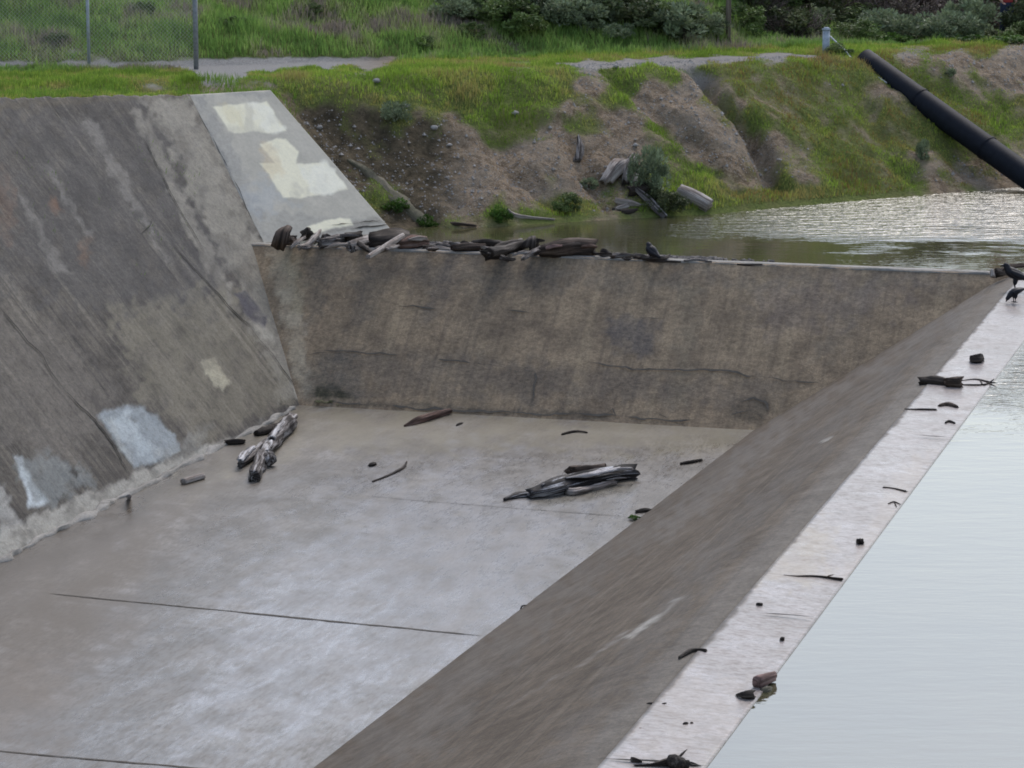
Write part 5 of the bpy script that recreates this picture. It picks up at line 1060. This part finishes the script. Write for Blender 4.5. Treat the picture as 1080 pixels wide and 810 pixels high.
# ------------------------------------------------------------------ person on the far bank
pp = gd(1058, 74.2) + np.array([0, 0, .03]); pe = empty('person', pp, R(20)); tag(pe, 'person in a red top and dark blue jeans standing among the far bushes', 'person')
mb = MB()
mb.tube([(0, 0, .92), (0, 0, 1.1), (0, .01, 1.28), (0, .01, 1.42), (0, 0, 1.5)], [.15, .14, .165, .15, .07], 16, flat=.68, sub=14); mb.tube([(0, 0, 1.45), (0, -.01, 1.56)], [.06, .055], 12)
mb.lump((0, -.015, 1.64), (.078, .098, .118), n=16, rough=0); mb.lump((0, -.115, 1.62), (.014, .022, .022), n=8, rough=0)
for s_ in (-1, 1):
    mb.lump((s_ * .078, 0, 1.63), (.012, .022, .032), n=8, rough=0)
    mb.tube([(s_ * .17, 0, 1.40), (s_ * .24, .01, 1.14), (s_ * .20, -.12, .98)], [.052, .042, .030], 12, sub=12)
    hx, hy, hz = s_ * .19, -.14, .955
    mb.lump((hx, hy - .02, hz), (.038, .045, .022), n=10, rough=0)
    for f_ in range(4): mb.tube([(hx + (f_ - 1.5) * .018, hy - .05, hz), (hx + (f_ - 1.5) * .02, hy - .085 - .012 * (f_ in (1, 2)), hz - .012), (hx + (f_ - 1.5) * .019, hy - .10 - .012 * (f_ in (1, 2)), hz - .035)], [.009, .008, .006], 6)
    mb.tube([(hx - s_ * .03, hy - .01, hz), (hx - s_ * .055, hy - .045, hz - .01)], [.012, .008], 6)
    mb.tube([(s_ * .085, 0, .93), (s_ * .10, -.01, .50), (s_ * .105, .02, .09)], [.088, .06, .042], 12, sub=12); mb.tube([(s_ * .105, .06, .04), (s_ * .11, -.16, .035)], [.045, .035], 10)
link('body', remeshed(mb.mesh('person'), .009, 3), M['skin'], pe)
mb = MB(); mb.tube([(0, 0, .86), (0, 0, .95), (0, 0, 1.02)], [.165, .168, .16], 18, flat=.72)
for s_ in (-1, 1): mb.tube([(s_ * .085, 0, .93), (s_ * .10, -.01, .50), (s_ * .105, .02, .07)], [.108, .082, .07], 14, sub=12)
link('trousers', remeshed(mb.mesh('trousers'), .011, 3), M['jeans'], pe)
mb = MB(); mb.tube([(0, 0, .97), (0, 0, 1.1), (0, .01, 1.28), (0, .01, 1.41), (0, 0, 1.49)], [.175, .165, .185, .17, .08], 18, flat=.74, sub=14)
for s_ in (-1, 1): mb.tube([(s_ * .15, 0, 1.41), (s_ * .20, .005, 1.28), (s_ * .24, .01, 1.14)], [.075, .066, .060], 12, sub=8)
link('shirt', remeshed(mb.mesh('shirt'), .011, 3), M['shirt'], pe)
mb = MB(); mb.lump((0, .012, 1.675), (.088, .10, .10), n=14, rough=.08); mb.build('hair', M['hair'], pe)
for s_ in (-1, 1): mb = MB(); mb.tube([(s_ * .105, .075, .045), (s_ * .11, -.05, .05), (s_ * .112, -.19, .035)], [.052, .055, .04], 12, sub=8); mb.build('shoe', M['shoe'], pe)

# ------------------------------------------------------------------ light, sky, camera
SUN_EL, SUN_AZ = 52, 20          # azimuth measured from +y towards +x
w = bpy.data.worlds.new('World'); S.world = w; w.use_nodes = True; nt = w.node_tree; k = NT(nt); bg = nt.nodes['Background']
sky = nt.nodes.new('ShaderNodeTexSky'); sky.sky_type = 'NISHITA'; sky.sun_disc = False; sky.sun_elevation = R(SUN_EL); sky.sun_rotation = R(SUN_AZ)
sky.air_density = 1.2; sky.dust_density = 2.5; sky.ozone_density = 1.0; sky.altitude = 100
hs = nt.nodes.new('ShaderNodeHueSaturation'); hs.inputs['Saturation'].default_value = .8; k.l(sky.outputs[0], hs.inputs['Color']); k.l(hs.outputs[0], bg.inputs['Color']); bg.inputs['Strength'].default_value = .12
ld = bpy.data.lights.new('sun', 'SUN'); ld.energy = .6; ld.angle = R(25); ld.color = (1, .97, .93); lo = bpy.data.objects.new('sun', ld); COL.objects.link(lo)
dv = Vector((math.sin(R(SUN_AZ)) * math.cos(R(SUN_EL)), math.cos(R(SUN_AZ)) * math.cos(R(SUN_EL)), math.sin(R(SUN_EL)))); lo.rotation_euler = dv.to_track_quat('Z', 'Y').to_euler(); lo.location = (10, 20, 40)
cd = bpy.data.cameras.new('camera'); cd.sensor_width = 36; cd.sensor_fit = 'HORIZONTAL'; cd.lens = 36 * F / 1080; cd.clip_end = 3000; cd.clip_start = .5
co = bpy.data.objects.new('camera', cd); COL.objects.link(co); co.location = C0; co.rotation_euler = (math.pi / 2 - PITCH, 0, 0); S.camera = co
vs_ = S.view_settings; vs_.view_transform = 'Standard'; vs_.look = 'None'; vs_.exposure = .85; vs_.gamma = 1; vs_.use_curve_mapping = False
S.render.engine = 'CYCLES'; S.cycles.use_denoising = True; S.cycles.max_bounces = 6; S.cycles.transparent_max_bounces = 6; S.cycles.filter_width = 1.8
